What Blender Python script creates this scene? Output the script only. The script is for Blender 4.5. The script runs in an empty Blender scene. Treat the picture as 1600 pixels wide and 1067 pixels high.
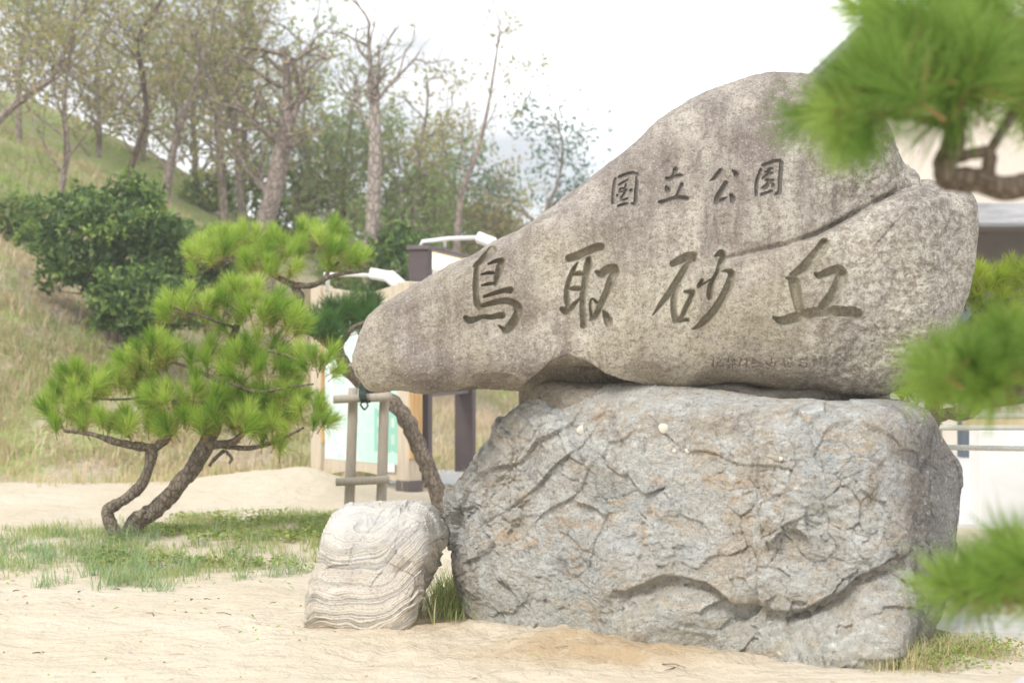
import bpy, math, random
import numpy as np
from mathutils import Vector, Matrix, Quaternion

random.seed(7)
RNG = np.random.default_rng(11)
scene = bpy.context.scene
COL = scene.collection

# ------------------------------------------------------------------ camera
F, HY, CH = 2222.2, 560.0, 1.5            # focal length in photo pixels, horizon row, eye height
cam = bpy.data.cameras.new("camera")
camera = bpy.data.objects.new("camera", cam)
COL.objects.link(camera)
camera.location = (0, 0, CH)
camera.rotation_euler = (math.radians(90), 0, 0)
cam.lens, cam.sensor_width = 50.0, 36.0
cam.shift_y = 26.5 / 1600
cam.clip_start, cam.clip_end = 0.05, 3000
cam.dof.use_dof = True
cam.dof.focus_distance = 8.2
cam.dof.aperture_fstop = 2.0
cam.dof.aperture_blades = 0
scene.camera = camera

# ------------------------------------------------------------------ world, sun, exposure
SUN_EL, SUN_AZ = 48.0, 215.0              # sun high, behind and to the left of the camera, veiled by cloud
world = bpy.data.worlds.new("World")
scene.world = world
world.use_nodes = True
wn = world.node_tree
wn.nodes.clear()
w_out = wn.nodes.new("ShaderNodeOutputWorld")
w_bg = wn.nodes.new("ShaderNodeBackground")
w_bg.inputs["Strength"].default_value = 0.10
w_sky = wn.nodes.new("ShaderNodeTexSky")
w_sky.sky_type = 'NISHITA'
w_sky.sun_disc = False
w_sky.sun_elevation = math.radians(SUN_EL)
w_sky.sun_rotation = math.radians(SUN_AZ)
w_sky.air_density, w_sky.dust_density = 1.0, 2.0
w_tc = wn.nodes.new("ShaderNodeTexCoord")
w_map = wn.nodes.new("ShaderNodeMapping")
w_map.inputs["Scale"].default_value = (1.0, 1.0, 2.6)
w_map.inputs["Location"].default_value = (0.35, 0.1, 0.55)
w_n = wn.nodes.new("ShaderNodeTexNoise")
w_n.inputs["Scale"].default_value = 1.7
w_n.inputs["Detail"].default_value = 6
w_n.inputs["Roughness"].default_value = 0.55
w_r = wn.nodes.new("ShaderNodeValToRGB")
w_r.color_ramp.elements[0].position = 0.30
w_r.color_ramp.elements[0].color = (0.72, 0.72, 0.72, 1)
w_r.color_ramp.elements[1].position = 0.56
w_r.color_ramp.elements[1].color = (1, 1, 1, 1)
w_mix = wn.nodes.new("ShaderNodeMix")
w_mix.data_type = 'RGBA'
w_n2 = wn.nodes.new("ShaderNodeTexNoise")                 # thicker, greyer parts of the cloud deck
w_n2.inputs["Scale"].default_value = 2.3
w_n2.inputs["Detail"].default_value = 5
w_r2 = wn.nodes.new("ShaderNodeValToRGB")
w_r2.color_ramp.elements[0].position = 0.47
w_r2.color_ramp.elements[0].color = (4.35, 4.55, 4.75, 1)
w_r2.color_ramp.elements[1].position = 0.62
w_r2.color_ramp.elements[1].color = (14.0, 14.0, 13.9, 1)
wn.links.new(w_map.outputs[0], w_n2.inputs["Vector"])
wn.links.new(w_n2.outputs["Fac"], w_r2.inputs[0])
wn.links.new(w_r2.outputs[0], w_mix.inputs[7])
wn.links.new(w_tc.outputs["Generated"], w_map.inputs[0])
wn.links.new(w_map.outputs[0], w_n.inputs["Vector"])
wn.links.new(w_n.outputs["Fac"], w_r.inputs[0])
wn.links.new(w_r.outputs[0], w_mix.inputs[0])
wn.links.new(w_sky.outputs[0], w_mix.inputs[6])
wn.links.new(w_mix.outputs[2], w_bg.inputs["Color"])
wn.links.new(w_bg.outputs[0], w_out.inputs[0])

sun_l = bpy.data.lights.new("sun", 'SUN')
sun_l.energy = 1.5
sun_l.angle = math.radians(16)
sun_l.color = (1.0, 0.96, 0.91)
sun = bpy.data.objects.new("sun", sun_l)
COL.objects.link(sun)
_az, _el = math.radians(SUN_AZ), math.radians(SUN_EL)
# direction towards the sun (azimuth measured from +Y towards +X)
_sd = Vector((math.sin(_az) * math.cos(_el), math.cos(_az) * math.cos(_el), math.sin(_el)))
sun.rotation_euler = _sd.to_track_quat('Z', 'Y').to_euler()

vs = scene.view_settings
scene.display_settings.display_device = 'sRGB'
vs.view_transform = 'Standard'
vs.look = 'None'
vs.exposure = 1.0
vs.gamma = 1.0
vs.use_curve_mapping = False
scene.render.engine = 'CYCLES'
scene.cycles.use_denoising = True
try:
    scene.cycles.denoiser = 'OPENIMAGEDENOISE'
except Exception:
    pass
scene.cycles.max_bounces = 7
scene.cycles.transparent_max_bounces = 8

# ------------------------------------------------------------------ helpers
def P(px, py, Y):
    return np.array(((px - 800) / F * Y, Y, CH + (HY - py) / F * Y))

def smooth(e0, e1, x):
    t = np.clip((x - e0) / (e1 - e0), 0, 1)
    return t * t * (3 - 2 * t)

def _hash(ix, iy, iz, seed):
    h = (ix.astype(np.int64) * 374761393 + iy.astype(np.int64) * 668265263 + iz.astype(np.int64) * 2147483647 + seed * 974634777) & 0xFFFFFFFF
    h = ((h ^ (h >> 13)) * 1274126177) & 0xFFFFFFFF
    h = ((h ^ (h >> 16)) * 2246822519) & 0xFFFFFFFF
    return h ^ (h >> 15)

_G = np.array([[1,1,0],[-1,1,0],[1,-1,0],[-1,-1,0],[1,0,1],[-1,0,1],[1,0,-1],[-1,0,-1],[0,1,1],[0,-1,1],[0,1,-1],[0,-1,-1],[1,1,0],[-1,1,0],[0,-1,1],[0,-1,-1]], float)

def perlin(p, seed=0):
    i = np.floor(p); f = p - i; i = i.astype(np.int64)
    u = f * f * f * (f * (f * 6 - 15) + 10)
    out = 0
    for dx in (0, 1):
        wx = u[..., 0] if dx else 1 - u[..., 0]
        for dy in (0, 1):
            wy = u[..., 1] if dy else 1 - u[..., 1]
            for dz in (0, 1):
                wz = u[..., 2] if dz else 1 - u[..., 2]
                g = _G[_hash(i[..., 0] + dx, i[..., 1] + dy, i[..., 2] + dz, seed) & 15]
                out = out + wx * wy * wz * (g[..., 0] * (f[..., 0] - dx) + g[..., 1] * (f[..., 1] - dy) + g[..., 2] * (f[..., 2] - dz))
    return out

def fbm(p, octv=4, gain=0.5, seed=0, ridged=False):
    a, s, out = 1.0, 1.0, 0
    for k in range(octv):
        n = perlin(p * s, seed + k * 17)
        out = out + a * ((0.5 - np.abs(n)) if ridged else n)
        a *= gain; s *= 2.03
    return out

def facets(p, seed=0, tilt=0.6, step=0.25):
    """piecewise planar chips: every cell gets its own plane and its own height"""
    i = np.floor(p).astype(np.int64); f = p - i
    best = np.full(p.shape[:-1], 9.0); second = best.copy(); val = np.zeros(p.shape[:-1])
    for dx in (-1, 0, 1):
        for dy in (-1, 0, 1):
            for dz in (-1, 0, 1):
                h = _hash(i[..., 0] + dx, i[..., 1] + dy, i[..., 2] + dz, seed)
                r = [((h >> s) & 255) / 255.0 for s in (0, 8, 16, 24)]
                h2 = _hash(i[..., 0] + dx, i[..., 1] + dy, i[..., 2] + dz, seed + 99)
                q = [((h2 >> s) & 255) / 127.5 - 1 for s in (0, 8, 16)]
                ex = f[..., 0] - dx - r[0]; ey = f[..., 1] - dy - r[1]; ez = f[..., 2] - dz - r[2]
                d = ex * ex + ey * ey + ez * ez
                v = step * (r[3] - 0.5) + tilt * (q[0] * ex + q[1] * ey + q[2] * ez)
                m = d < best
                second = np.where(m, best, np.minimum(second, d))
                val = np.where(m, v, val); best = np.where(m, d, best)
    return val, np.sqrt(second) - np.sqrt(best)

def mesh_np(name, v, quads=None, tris=None, smooth_shade=True, tint=None):
    me = bpy.data.meshes.new(name)
    v = np.ascontiguousarray(v, np.float32)
    quads = np.zeros((0, 4), np.int32) if quads is None or len(quads) == 0 else np.asarray(quads, np.int32)
    tris = np.zeros((0, 3), np.int32) if tris is None or len(tris) == 0 else np.asarray(tris, np.int32)
    me.vertices.add(len(v)); me.vertices.foreach_set("co", v.ravel())
    nl = quads.size + tris.size
    me.loops.add(nl); me.loops.foreach_set("vertex_index", np.concatenate([quads.ravel(), tris.ravel()]))
    tot = np.concatenate([np.full(len(quads), 4, np.int32), np.full(len(tris), 3, np.int32)])
    st = np.concatenate([[0], np.cumsum(tot)[:-1]]).astype(np.int32)
    me.polygons.add(len(tot)); me.polygons.foreach_set("loop_start", st)
    me.polygons.foreach_set("use_smooth", np.full(len(tot), smooth_shade))
    if tint is not None:
        a = me.attributes.new("tint", 'FLOAT', 'POINT'); a.data.foreach_set("value", np.asarray(tint, np.float32))
    me.update(calc_edges=True); me.validate()
    return me

class MB:
    """collects tubes, boxes and raw faces; build() links them as ONE mesh object"""
    def __init__(s): s.v = []; s.q = []; s.t = []; s.n = 0
    def add(s, v, q=None, t=None):
        v = np.asarray(v, float).reshape(-1, 3)
        if q is not None and len(q): s.q.append(np.asarray(q) + s.n)
        if t is not None and len(t): s.t.append(np.asarray(t) + s.n)
        s.v.append(v); s.n += len(v)
    def tube(s, pts, rad, sides=8, cap=True, rough=0.0, fine=1, seed=0):
        pts = np.asarray(pts, float); rad = np.broadcast_to(np.asarray(rad, float), (len(pts),))
        if fine > 1 and len(pts) > 2:
            pts, rad = catmull(pts, rad, fine)
        n = len(pts)
        tg = np.gradient(pts, axis=0); tg /= np.linalg.norm(tg, axis=1)[:, None] + 1e-9
        up = np.array((0.3, 0.9, 0.2)) if abs(tg[0][1]) < 0.8 else np.array((1.0, 0, 0.2))
        V = np.zeros((n, sides, 3)); ang = np.linspace(0, 2 * np.pi, sides, endpoint=False)
        for k in range(n):
            a = np.cross(tg[k], up); a /= np.linalg.norm(a) + 1e-9; b = np.cross(a, tg[k]); up = b
            V[k] = pts[k] + rad[k] * (np.cos(ang)[:, None] * a + np.sin(ang)[:, None] * b)
        if rough:
            q = V.reshape(-1, 3)
            rr = np.repeat(rad, sides)[:, None]
            nrm = (V - pts[:, None, :]).reshape(-1, 3); nrm /= np.linalg.norm(nrm, axis=1)[:, None] + 1e-9
            d = fbm(q / max(0.02, rad.max() * 1.1), 2, 0.5, seed) * 0.8 + 0.9 * (0.25 - np.abs(perlin(q / max(0.015, rad.max() * 0.4) * np.array((1, 1, 0.6)), seed + 5)))
            V = (q + nrm * rr * rough * d[:, None]).reshape(n, sides, 3)
        i = np.arange(n - 1)[:, None] * sides; j = np.arange(sides)[None]; jn = (j + 1) % sides
        q = np.stack([i + j, i + jn, i + sides + jn, i + sides + j], -1).reshape(-1, 4)
        v = V.reshape(-1, 3); t = []
        if cap:
            v = np.vstack([v, pts[0], pts[-1]]); c0, c1 = n * sides, n * sides + 1
            for k in range(sides):
                t.append((c0, (k + 1) % sides, k)); t.append((c1, (n - 1) * sides + k, (n - 1) * sides + (k + 1) % sides))
        s.add(v, q, t)
    def box(s, c, size, ax=(1, 0, 0), bev=0.0):
        """box centred on c; ax = horizontal direction of its first side"""
        a = np.array(ax, float); a /= np.linalg.norm(a); z = np.array((0, 0, 1.0)); b = np.cross(z, a)
        s.obox(c, np.array([a * size[0] / 2, b * size[1] / 2, z * size[2] / 2]), bev)
    def obox(s, c, axes, bev=0.0):
        c = np.array(c, float); A = np.array(axes, float); L = np.linalg.norm(A, axis=1)
        if bev <= 0:
            sg = np.array([(x, y, z) for x in (-1, 1) for y in (-1, 1) for z in (-1, 1)], float)
            s.add(c + sg @ A, [(0, 1, 3, 2), (4, 6, 7, 5), (0, 4, 5, 1), (2, 3, 7, 6), (0, 2, 6, 4), (1, 5, 7, 3)]); return
        v = []; k = 1 - min(0.9, 1) * bev / L
        idx = {}
        for x in (-1, 1):
            for y in (-1, 1):
                for z in (-1, 1):
                    for f in range(3):
                        w = np.array((x, y, z), float)
                        for g in range(3):
                            if g != f: w[g] *= k[g]
                        idx[(x, y, z, f)] = len(v); v.append(c + w @ A)
        q = []; t = []
        cen = c
        def face(l):
            p = [v[i] for i in l]; nn = np.cross(p[1] - p[0], p[2] - p[0])
            if np.dot(nn, np.mean(p, axis=0) - cen) < 0: l = l[::-1]
            (q if len(l) == 4 else t).append(l)
        for f in range(3):
            g, h = [k_ for k_ in range(3) if k_ != f]
            for sgn in (-1, 1):
                l = []
                for (a, b) in ((-1, -1), (1, -1), (1, 1), (-1, 1)):
                    w = [0, 0, 0]; w[f] = sgn; w[g] = a; w[h] = b; l.append(idx[(*w, f)])
                face(l)
            for a in (-1, 1):
                for b in (-1, 1):
                    l = []
                    for e, ff in ((-1, g), (1, g), (1, h), (-1, h)):
                        w = [0, 0, 0]; w[f] = e; w[g] = a; w[h] = b; l.append(idx[(*w, ff)])
                    face(l)
        for x in (-1, 1):
            for y in (-1, 1):
                for z in (-1, 1): face([idx[(x, y, z, 0)], idx[(x, y, z, 1)], idx[(x, y, z, 2)]])
        s.add(v, q, t)
    def build(s, name, m, parent=None, origin=None, shade=True, tint=None):
        v = np.vstack(s.v); o = np.zeros(3)
        if parent is not None: o = np.array(parent.matrix_basis.translation if parent.type == 'EMPTY' else parent.location)
        elif origin is not None: o = np.array(origin, float)
        if parent is not None and parent.parent is not None: o = o + np.array(parent.parent.location)
        me = mesh_np(name, v - o, np.vstack(s.q) if s.q else None, np.vstack(s.t) if s.t else None, shade, tint)
        ob = bpy.data.objects.new(name, me); COL.objects.link(ob); me.materials.append(m)
        if parent is not None: ob.parent = parent
        else: ob.location = o
        return ob

def catmull(p, r, k):
    P0 = np.vstack([2 * p[0] - p[1], p, 2 * p[-1] - p[-2]]); R0 = np.concatenate([[r[0]], r, [r[-1]]])
    out = []; ro = []
    for i in range(1, len(P0) - 2):
        for t in np.linspace(0, 1, k, endpoint=False):
            a, b, c, d = P0[i - 1:i + 3]
            out.append(0.5 * ((2 * b) + (-a + c) * t + (2 * a - 5 * b + 4 * c - d) * t * t + (-a + 3 * b - 3 * c + d) * t ** 3))
            ro.append(R0[i] * (1 - t) + R0[i + 1] * t)
    out.append(p[-1]); ro.append(r[-1])
    return np.array(out), np.array(ro)

def tag(o, label=None, cat=None, group=None, kind=None):
    if label: o["label"] = label
    if cat: o["category"] = cat
    if group: o["group"] = group
    if kind: o["kind"] = kind
    return o

def empty(name, loc):
    o = bpy.data.objects.new(name, None); o.empty_display_size = 0.2; o.location = loc; COL.objects.link(o); return o

# ------------------------------------------------------------------ materials
class M_:
    def __init__(s, name, rough=0.85, spec=0.25):
        s.m = bpy.data.materials.new(name); s.m.use_nodes = True; s.nt = s.m.node_tree; s.nt.nodes.clear()
        s.out = s.n("ShaderNodeOutputMaterial"); s.b = s.n("ShaderNodeBsdfPrincipled")
        s.b.inputs["Roughness"].default_value = rough; s.b.inputs["Specular IOR Level"].default_value = spec
        s.l(s.b.outputs[0], s.out.inputs[0]); s.tc = s.n("ShaderNodeTexCoord"); s.co = s.tc.outputs["Object"]
    def n(s, t): return s.nt.nodes.new(t)
    def l(s, a, b): s.nt.links.new(a, b)
    def mp(s, scale=(1, 1, 1), rot=(0, 0, 0), src=None):
        m = s.n("ShaderNodeMapping"); m.inputs["Scale"].default_value = scale; m.inputs["Rotation"].default_value = rot
        s.l(src or s.co, m.inputs[0]); return m.outputs[0]
    def noise(s, scale, detail=4, rough=0.55, vec=None, dist=0.0, out="Fac"):
        n = s.n("ShaderNodeTexNoise"); n.inputs["Scale"].default_value = scale; n.inputs["Detail"].default_value = detail
        n.inputs["Roughness"].default_value = rough; n.inputs["Distortion"].default_value = dist; s.l(vec or s.co, n.inputs["Vector"]); return n.outputs[out]
    def vor(s, scale, vec=None, feature='F1', out="Distance"):
        n = s.n("ShaderNodeTexVoronoi"); n.feature = feature; n.inputs["Scale"].default_value = scale; s.l(vec or s.co, n.inputs["Vector"]); return n.outputs[out]
    def ramp(s, fac, stops, interp='LINEAR'):
        r = s.n("ShaderNodeValToRGB"); r.color_ramp.interpolation = interp; e = r.color_ramp.elements
        while len(e) < len(stops): e.new(0.5)
        for k, (p, c) in enumerate(stops):
            e[k].position = p; e[k].color = (*c, 1) if isinstance(c, tuple) else (c, c, c, 1)
        s.l(fac, r.inputs[0]); return r.outputs[0]
    def mix(s, fac, a, b, mode='MIX'):
        m = s.n("ShaderNodeMix"); m.data_type = 'RGBA'; m.blend_type = mode
        for k, x in ((0, fac), (6, a), (7, b)):
            if isinstance(x, (int, float)): m.inputs[k].default_value = x
            elif isinstance(x, tuple): m.inputs[k].default_value = (*x, 1)
            else: s.l(x, m.inputs[k])
        return m.outputs[2]
    def math(s, op, a, b=0.0, c=None):
        m = s.n("ShaderNodeMath"); m.operation = op
        for k, x in enumerate((a, b) if c is None else (a, b, c)):
            if isinstance(x, (int, float)): m.inputs[k].default_value = x
            else: s.l(x, m.inputs[k])
        return m.outputs[0]
    def xyz(s, src=None):
        n = s.n("ShaderNodeSeparateXYZ"); s.l(src or s.co, n.inputs[0]); return n.outputs
    def attr(s, name):
        n = s.n("ShaderNodeAttribute"); n.attribute_name = name; return n.outputs["Fac"]
    def rand(s): return s.n("ShaderNodeObjectInfo").outputs["Random"]
    def color(s, c):
        if isinstance(c, tuple): s.b.inputs["Base Color"].default_value = (*c, 1)
        else: s.l(c, s.b.inputs["Base Color"])
        return s
    def bump(s, h, dist=0.01, strength=1.0):
        b = s.n("ShaderNodeBump"); b.inputs["Distance"].default_value = dist; b.inputs["Strength"].default_value = strength
        s.l(h, b.inputs["Height"]); s.l(b.outputs[0], s.b.inputs["Normal"]); return s
    def leafy(s, col, trans=0.4):
        """thin leaf: part of the light passes through"""
        t = s.n("ShaderNodeBsdfTranslucent"); s.l(col, t.inputs[0]); mx = s.n("ShaderNodeMixShader"); mx.inputs[0].default_value = trans
        s.l(s.b.outputs[0], mx.inputs[1]); s.l(t.outputs[0], mx.inputs[2]); s.l(mx.outputs[0], s.out.inputs[0]); return s

def granite(name, groove=0):
    k = M_(name, 0.9, 0.2)
    z = k.xyz()[2]; x = k.xyz()[0]
    big = k.noise(1.6, 4, 0.6); big2 = k.noise(2.3, 5, 0.6, k.mp((1, 1, 1), (0.4, 0.2, 0.9)))
    streak = k.noise(4.2, 6, 0.7, k.mp((1.0, 1.0, 0.22)), 0.3)
    base = k.mix(k.ramp(big, [(0.42, 0.0), (0.58, 1.0)]), (0.47, 0.435, 0.375), (0.315, 0.28, 0.25))
    base = k.mix(k.ramp(streak, [(0.44, 0.0), (0.58, 0.95)]), base, (0.205, 0.175, 0.155))
    pale = k.ramp(k.noise(3.4, 6, 0.7, k.mp((1.2, 1.2, 0.4))), [(0.52, 0.0), (0.72, 0.65)])
    base = k.mix(pale, base, (0.55, 0.52, 0.46))
    lich = k.math('MULTIPLY', k.ramp(big2, [(0.38, 0.0), (0.62, 1.0)]), k.ramp(z, [(0.0, 1.0), (0.75, 0.6), (0.95, 0.0)]))
    base = k.mix(k.math('MULTIPLY', lich, 0.5), base, (0.42, 0.385, 0.25))
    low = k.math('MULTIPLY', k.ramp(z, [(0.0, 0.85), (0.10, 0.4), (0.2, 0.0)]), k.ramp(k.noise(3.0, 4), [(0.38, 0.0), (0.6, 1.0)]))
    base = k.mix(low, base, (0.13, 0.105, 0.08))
    sp = k.noise(95, 2, 0.7); sp2 = k.noise(38, 3, 0.75)
    rgt = k.n("ShaderNodeMapRange"); rgt.inputs[1].default_value = 0.62; rgt.inputs[2].default_value = 1.05
    k.l(k.math('MULTIPLY_ADD', k.noise(2.4, 5, 0.6), 0.5, x), rgt.inputs[0])
    crust = k.ramp(k.noise(19, 6, 0.8, dist=0.4), [(0.44, (0.20, 0.175, 0.155)), (0.52, (0.44, 0.42, 0.36)), (0.60, (0.64, 0.63, 0.57))])
    base = k.mix(k.math('MULTIPLY', rgt.outputs[0], 0.42), base, crust)
    base = k.mix(k.ramp(sp, [(0.31, 0.75), (0.44, 0.0)]), base, (0.13, 0.11, 0.10))
    base = k.mix(k.ramp(sp2, [(0.38, 0.55), (0.5, 0.0)]), base, (0.16, 0.13, 0.11))
    base = k.mix(k.ramp(sp, [(0.58, 0.0), (0.72, 0.55)]), base, (0.60, 0.56, 0.50))
    rings = k.math('MULTIPLY', k.ramp(k.vor(1.15, k.mp((1, 0.2, 1))), [(0.055, 1.0), (0.075, 0.0)]), 0.55)
    base = k.mix(rings, base, (0.56, 0.54, 0.42))
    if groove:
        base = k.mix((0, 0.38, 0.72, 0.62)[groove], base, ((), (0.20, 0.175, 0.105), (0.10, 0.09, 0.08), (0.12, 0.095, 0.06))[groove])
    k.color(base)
    h = k.math('ADD', k.math('MULTIPLY', sp, 0.6), k.math('MULTIPLY', sp2, 0.9))
    k.bump(h, 0.006 if not groove else 0.004, 0.9)
    return k.m

def crag(name):
    k = M_(name, 0.75, 0.35)
    x, y, z = k.xyz()
    big = k.noise(1.6, 6, 0.62, dist=0.7); mid = k.noise(5, 7, 0.72, dist=0.9); zst = k.mp((1, 1, 1.7), (0.25, 0.35, 0.1))
    base = k.mix(k.ramp(big, [(0.38, 0.0), (0.60, 1.0)]), (0.55, 0.565, 0.56), (0.56, 0.50, 0.42))
    base = k.mix(k.ramp(k.noise(2.6, 6, 0.7, dist=1.2), [(0.56, 0.0), (0.68, 0.6)]), base, (0.41, 0.44, 0.47))
    base = k.mix(k.ramp(k.noise(3.6, 6, 0.7, zst, 1.0), [(0.53, 0.0), (0.63, 0.85)]), base, (0.60, 0.45, 0.30))
    base = k.mix(k.ramp(mid, [(0.48, 0.0), (0.60, 0.95)]), base, (0.68, 0.685, 0.67))
    base = k.mix(k.ramp(k.noise(3.1, 7, 0.75, k.mp((1.3, 1, 0.9), (0.5, 0.2, 0.7)), 0.8), [(0.33, 0.8), (0.45, 0.0)]), base, (0.27, 0.23, 0.21))
    low = k.ramp(z, [(0.10, 1.0), (0.50, 0.0)])
    base = k.mix(k.math('MULTIPLY', low, 0.5), base, (0.56, 0.54, 0.45))
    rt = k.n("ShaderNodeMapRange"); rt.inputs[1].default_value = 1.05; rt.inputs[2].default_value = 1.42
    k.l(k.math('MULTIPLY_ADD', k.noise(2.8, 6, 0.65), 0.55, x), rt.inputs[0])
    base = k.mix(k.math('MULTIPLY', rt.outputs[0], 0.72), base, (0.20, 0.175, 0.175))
    base = k.mix(k.ramp(k.noise(11, 6, 0.78, zst, 0.7), [(0.31, 0.85), (0.40, 0.0)]), base, (0.14, 0.12, 0.11))
    wv = k.noise(1.7, 5, 0.65, dist=0.8); vein = k.math('ABSOLUTE', k.math('SUBTRACT', wv, 0.5))
    base = k.mix(k.ramp(vein, [(0.0, 0.7), (0.008, 0.0)]), base, (0.66, 0.64, 0.60))
    sp = k.noise(70, 3, 0.75)
    base = k.mix(k.ramp(sp, [(0.33, 0.6), (0.46, 0.0)]), base, (0.16, 0.14, 0.13))
    base = k.mix(k.ramp(sp, [(0.56, 0.0), (0.70, 0.6)]), base, (0.66, 0.65, 0.63))
    base = k.mix(1.0, base, (1.30, 1.305, 1.285), 'MULTIPLY')
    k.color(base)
    h = k.math('ADD', k.math('MULTIPLY', k.noise(17, 7, 0.78, zst, 0.8), 1.0), k.math('MULTIPLY', sp, 0.15))
    k.bump(h, 0.06, 1.0)
    return k.m

def banded(name):
    k = M_(name, 0.75, 0.3)
    a = k.attr("tint")                                      # layer coordinate of the strata
    g = k.n("ShaderNodeCombineXYZ"); k.l(a, g.inputs[2])
    n1 = k.noise(1.0, 5, 0.75, k.mp((0, 0, 11.0), (0, 0, 0), g.outputs[0]))
    base = k.ramp(n1, [(0.28, (0.17, 0.17, 0.175)), (0.38, (0.25, 0.25, 0.25)), (0.43, (0.56, 0.51, 0.43)), (0.46, (0.28, 0.275, 0.27)), (0.50, (0.64, 0.58, 0.48)), (0.56, (0.50, 0.465, 0.42)), (0.60, (0.52, 0.40, 0.26)), (0.64, (0.60, 0.57, 0.51)), (0.70, (0.33, 0.33, 0.335))])
    base = k.mix(k.ramp(k.noise(5, 5, 0.7), [(0.54, 0.0), (0.70, 0.45)]), base, (0.66, 0.65, 0.62))
    base = k.mix(k.ramp(k.noise(60, 3, 0.7), [(0.36, 0.5), (0.48, 0.0)]), base, (0.22, 0.19, 0.16))
    z = k.xyz()[2]; base = k.mix(k.math('MULTIPLY', k.ramp(k.math('MULTIPLY_ADD', k.noise(4, 4), 0.25, z), [(0.50, 0.0), (0.68, 1.0)]), 0.5), base, k.mix(k.ramp(k.noise(7, 6, 0.7), [(0.4, 0.0), (0.6, 1.0)]), (0.46, 0.455, 0.45), (0.64, 0.63, 0.60)))
    base = k.mix(k.math('MULTIPLY', k.ramp(z, [(0.02, 1.0), (0.40, 0.0)]), 0.28), base, (0.47, 0.38, 0.27))
    base = k.mix(k.ramp(k.noise(3, 5, 0.7), [(0.32, 0.4), (0.44, 0.0)]), base, (0.30, 0.285, 0.27))
    k.color(base)
    k.bump(k.math('ADD', n1, k.math('MULTIPLY', k.noise(50, 4, 0.7), 0.35)), 0.02, 0.8)
    return k.m

def sand_mat():
    k = M_("sand", 0.95, 0.1)
    base = k.mix(k.ramp(k.noise(0.9, 5, 0.6), [(0.35, 0.0), (0.65, 1.0)]), (0.63, 0.56, 0.45), (0.585, 0.505, 0.385))
    base = k.mix(k.ramp(k.noise(7, 5, 0.7), [(0.30, 0.5), (0.45, 0.0)]), base, (0.53, 0.44, 0.335))
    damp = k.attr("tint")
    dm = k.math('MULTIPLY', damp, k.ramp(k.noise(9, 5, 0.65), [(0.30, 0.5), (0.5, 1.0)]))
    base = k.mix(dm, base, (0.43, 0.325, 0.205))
    base = k.mix(k.ramp(k.noise(240, 2, 0.6), [(0.30, 0.35), (0.42, 0.0)]), base, (0.40, 0.31, 0.21))
    k.color(base)
    h = k.math('ADD', k.math('MULTIPLY', k.noise(5.0, 5, 0.6, k.mp((1, 1.5, 1))), 1.0), k.math('MULTIPLY', k.noise(40, 4, 0.65), 0.16))
    k.bump(h, 0.07, 0.9)
    return k.m

def hill_mat():
    k = M_("hill turf", 0.95, 0.1)
    x, y, z = k.xyz()
    lush = k.n("ShaderNodeMapRange"); lush.inputs[1].default_value = 3.0; lush.inputs[2].default_value = 5.0; k.l(z, lush.inputs[0])
    g = k.ramp(k.math('MULTIPLY_ADD', lush.outputs[0], 0.13, k.noise(0.35, 4, 0.6)), [(0.46, 0.0), (0.60, 1.0)])
    base = k.mix(g, (0.58, 0.50, 0.36), (0.38, 0.47, 0.15))
    base = k.mix(k.ramp(k.noise(2.2, 5, 0.7), [(0.45, 0.0), (0.65, 0.8)]), base, (0.57, 0.47, 0.37))
    base = k.mix(k.ramp(k.noise(14, 4, 0.7), [(0.35, 0.4), (0.5, 0.0)]), base, (0.17, 0.14, 0.07))
    k.color(base).bump(k.noise(9, 5, 0.7), 0.15, 0.8)
    return k.m

def leaf_mat(name, stops, trans=0.35, rough=0.55):
    k = M_(name, rough, 0.3)
    c = k.ramp(k.attr("tint"), stops)
    k.color(c).leafy(c, trans)
    return k.m

def needle_mat(name, dark, mid, light):
    k = M_(name, 0.5, 0.3)
    f = k.math('ADD', k.math('MULTIPLY', k.rand(), 0.62), k.math('MULTIPLY', k.attr("tint"), 0.38))
    c = k.ramp(f, [(0.05, dark), (0.5, mid), (0.92, light)])
    old = k.ramp(k.attr("tint"), [(0.97, 0.0), (0.98, 1.0)], 'CONSTANT')
    c = k.mix(old, c, (0.34, 0.22, 0.09))
    k.color(c).leafy(c, 0.48)
    return k.m

def bark_mat(name, a, b, scale=1.0):
    k = M_(name, 0.9, 0.15)
    n = k.noise(26 * scale, 5, 0.7, k.mp((1, 1, 0.35)), 0.6)
    c = k.mix(k.ramp(n, [(0.36, 0.0), (0.62, 1.0)]), a, b)
    v = k.vor(30 * scale, k.mp((1, 1, 0.5)), 'DISTANCE_TO_EDGE')
    c = k.mix(k.ramp(v, [(0.0, 0.75), (0.12, 0.0)]), c, tuple(q * 0.4 for q in a))
    k.color(c).bump(k.math('ADD', n, k.math('MINIMUM', k.math('MULTIPLY', v, 4.0), 0.6)), 0.012 / scale, 0.9)
    return k.m

def plain(name, c, rough=0.6, var=0.06, scale=8, spec=0.3, emit=None, stretch=(1, 1, 1)):
    k = M_(name, rough, spec)
    lo = tuple(max(0, q * (1 - 3 * var)) for q in c); hi = tuple(min(1, q * (1 + var)) for q in c)
    n = k.noise(scale, 5, 0.65, k.mp(stretch))
    k.color(k.mix(k.ramp(n, [(0.3, 0.0), (0.65, 1.0)]), lo, hi)).bump(k.noise(scale * 6, 3, 0.6, k.mp(stretch)), 0.002, 0.5)
    if emit:
        k.b.inputs["Emission Color"].default_value = (*emit[0], 1); k.b.inputs["Emission Strength"].default_value = emit[1]
    return k.m

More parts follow.
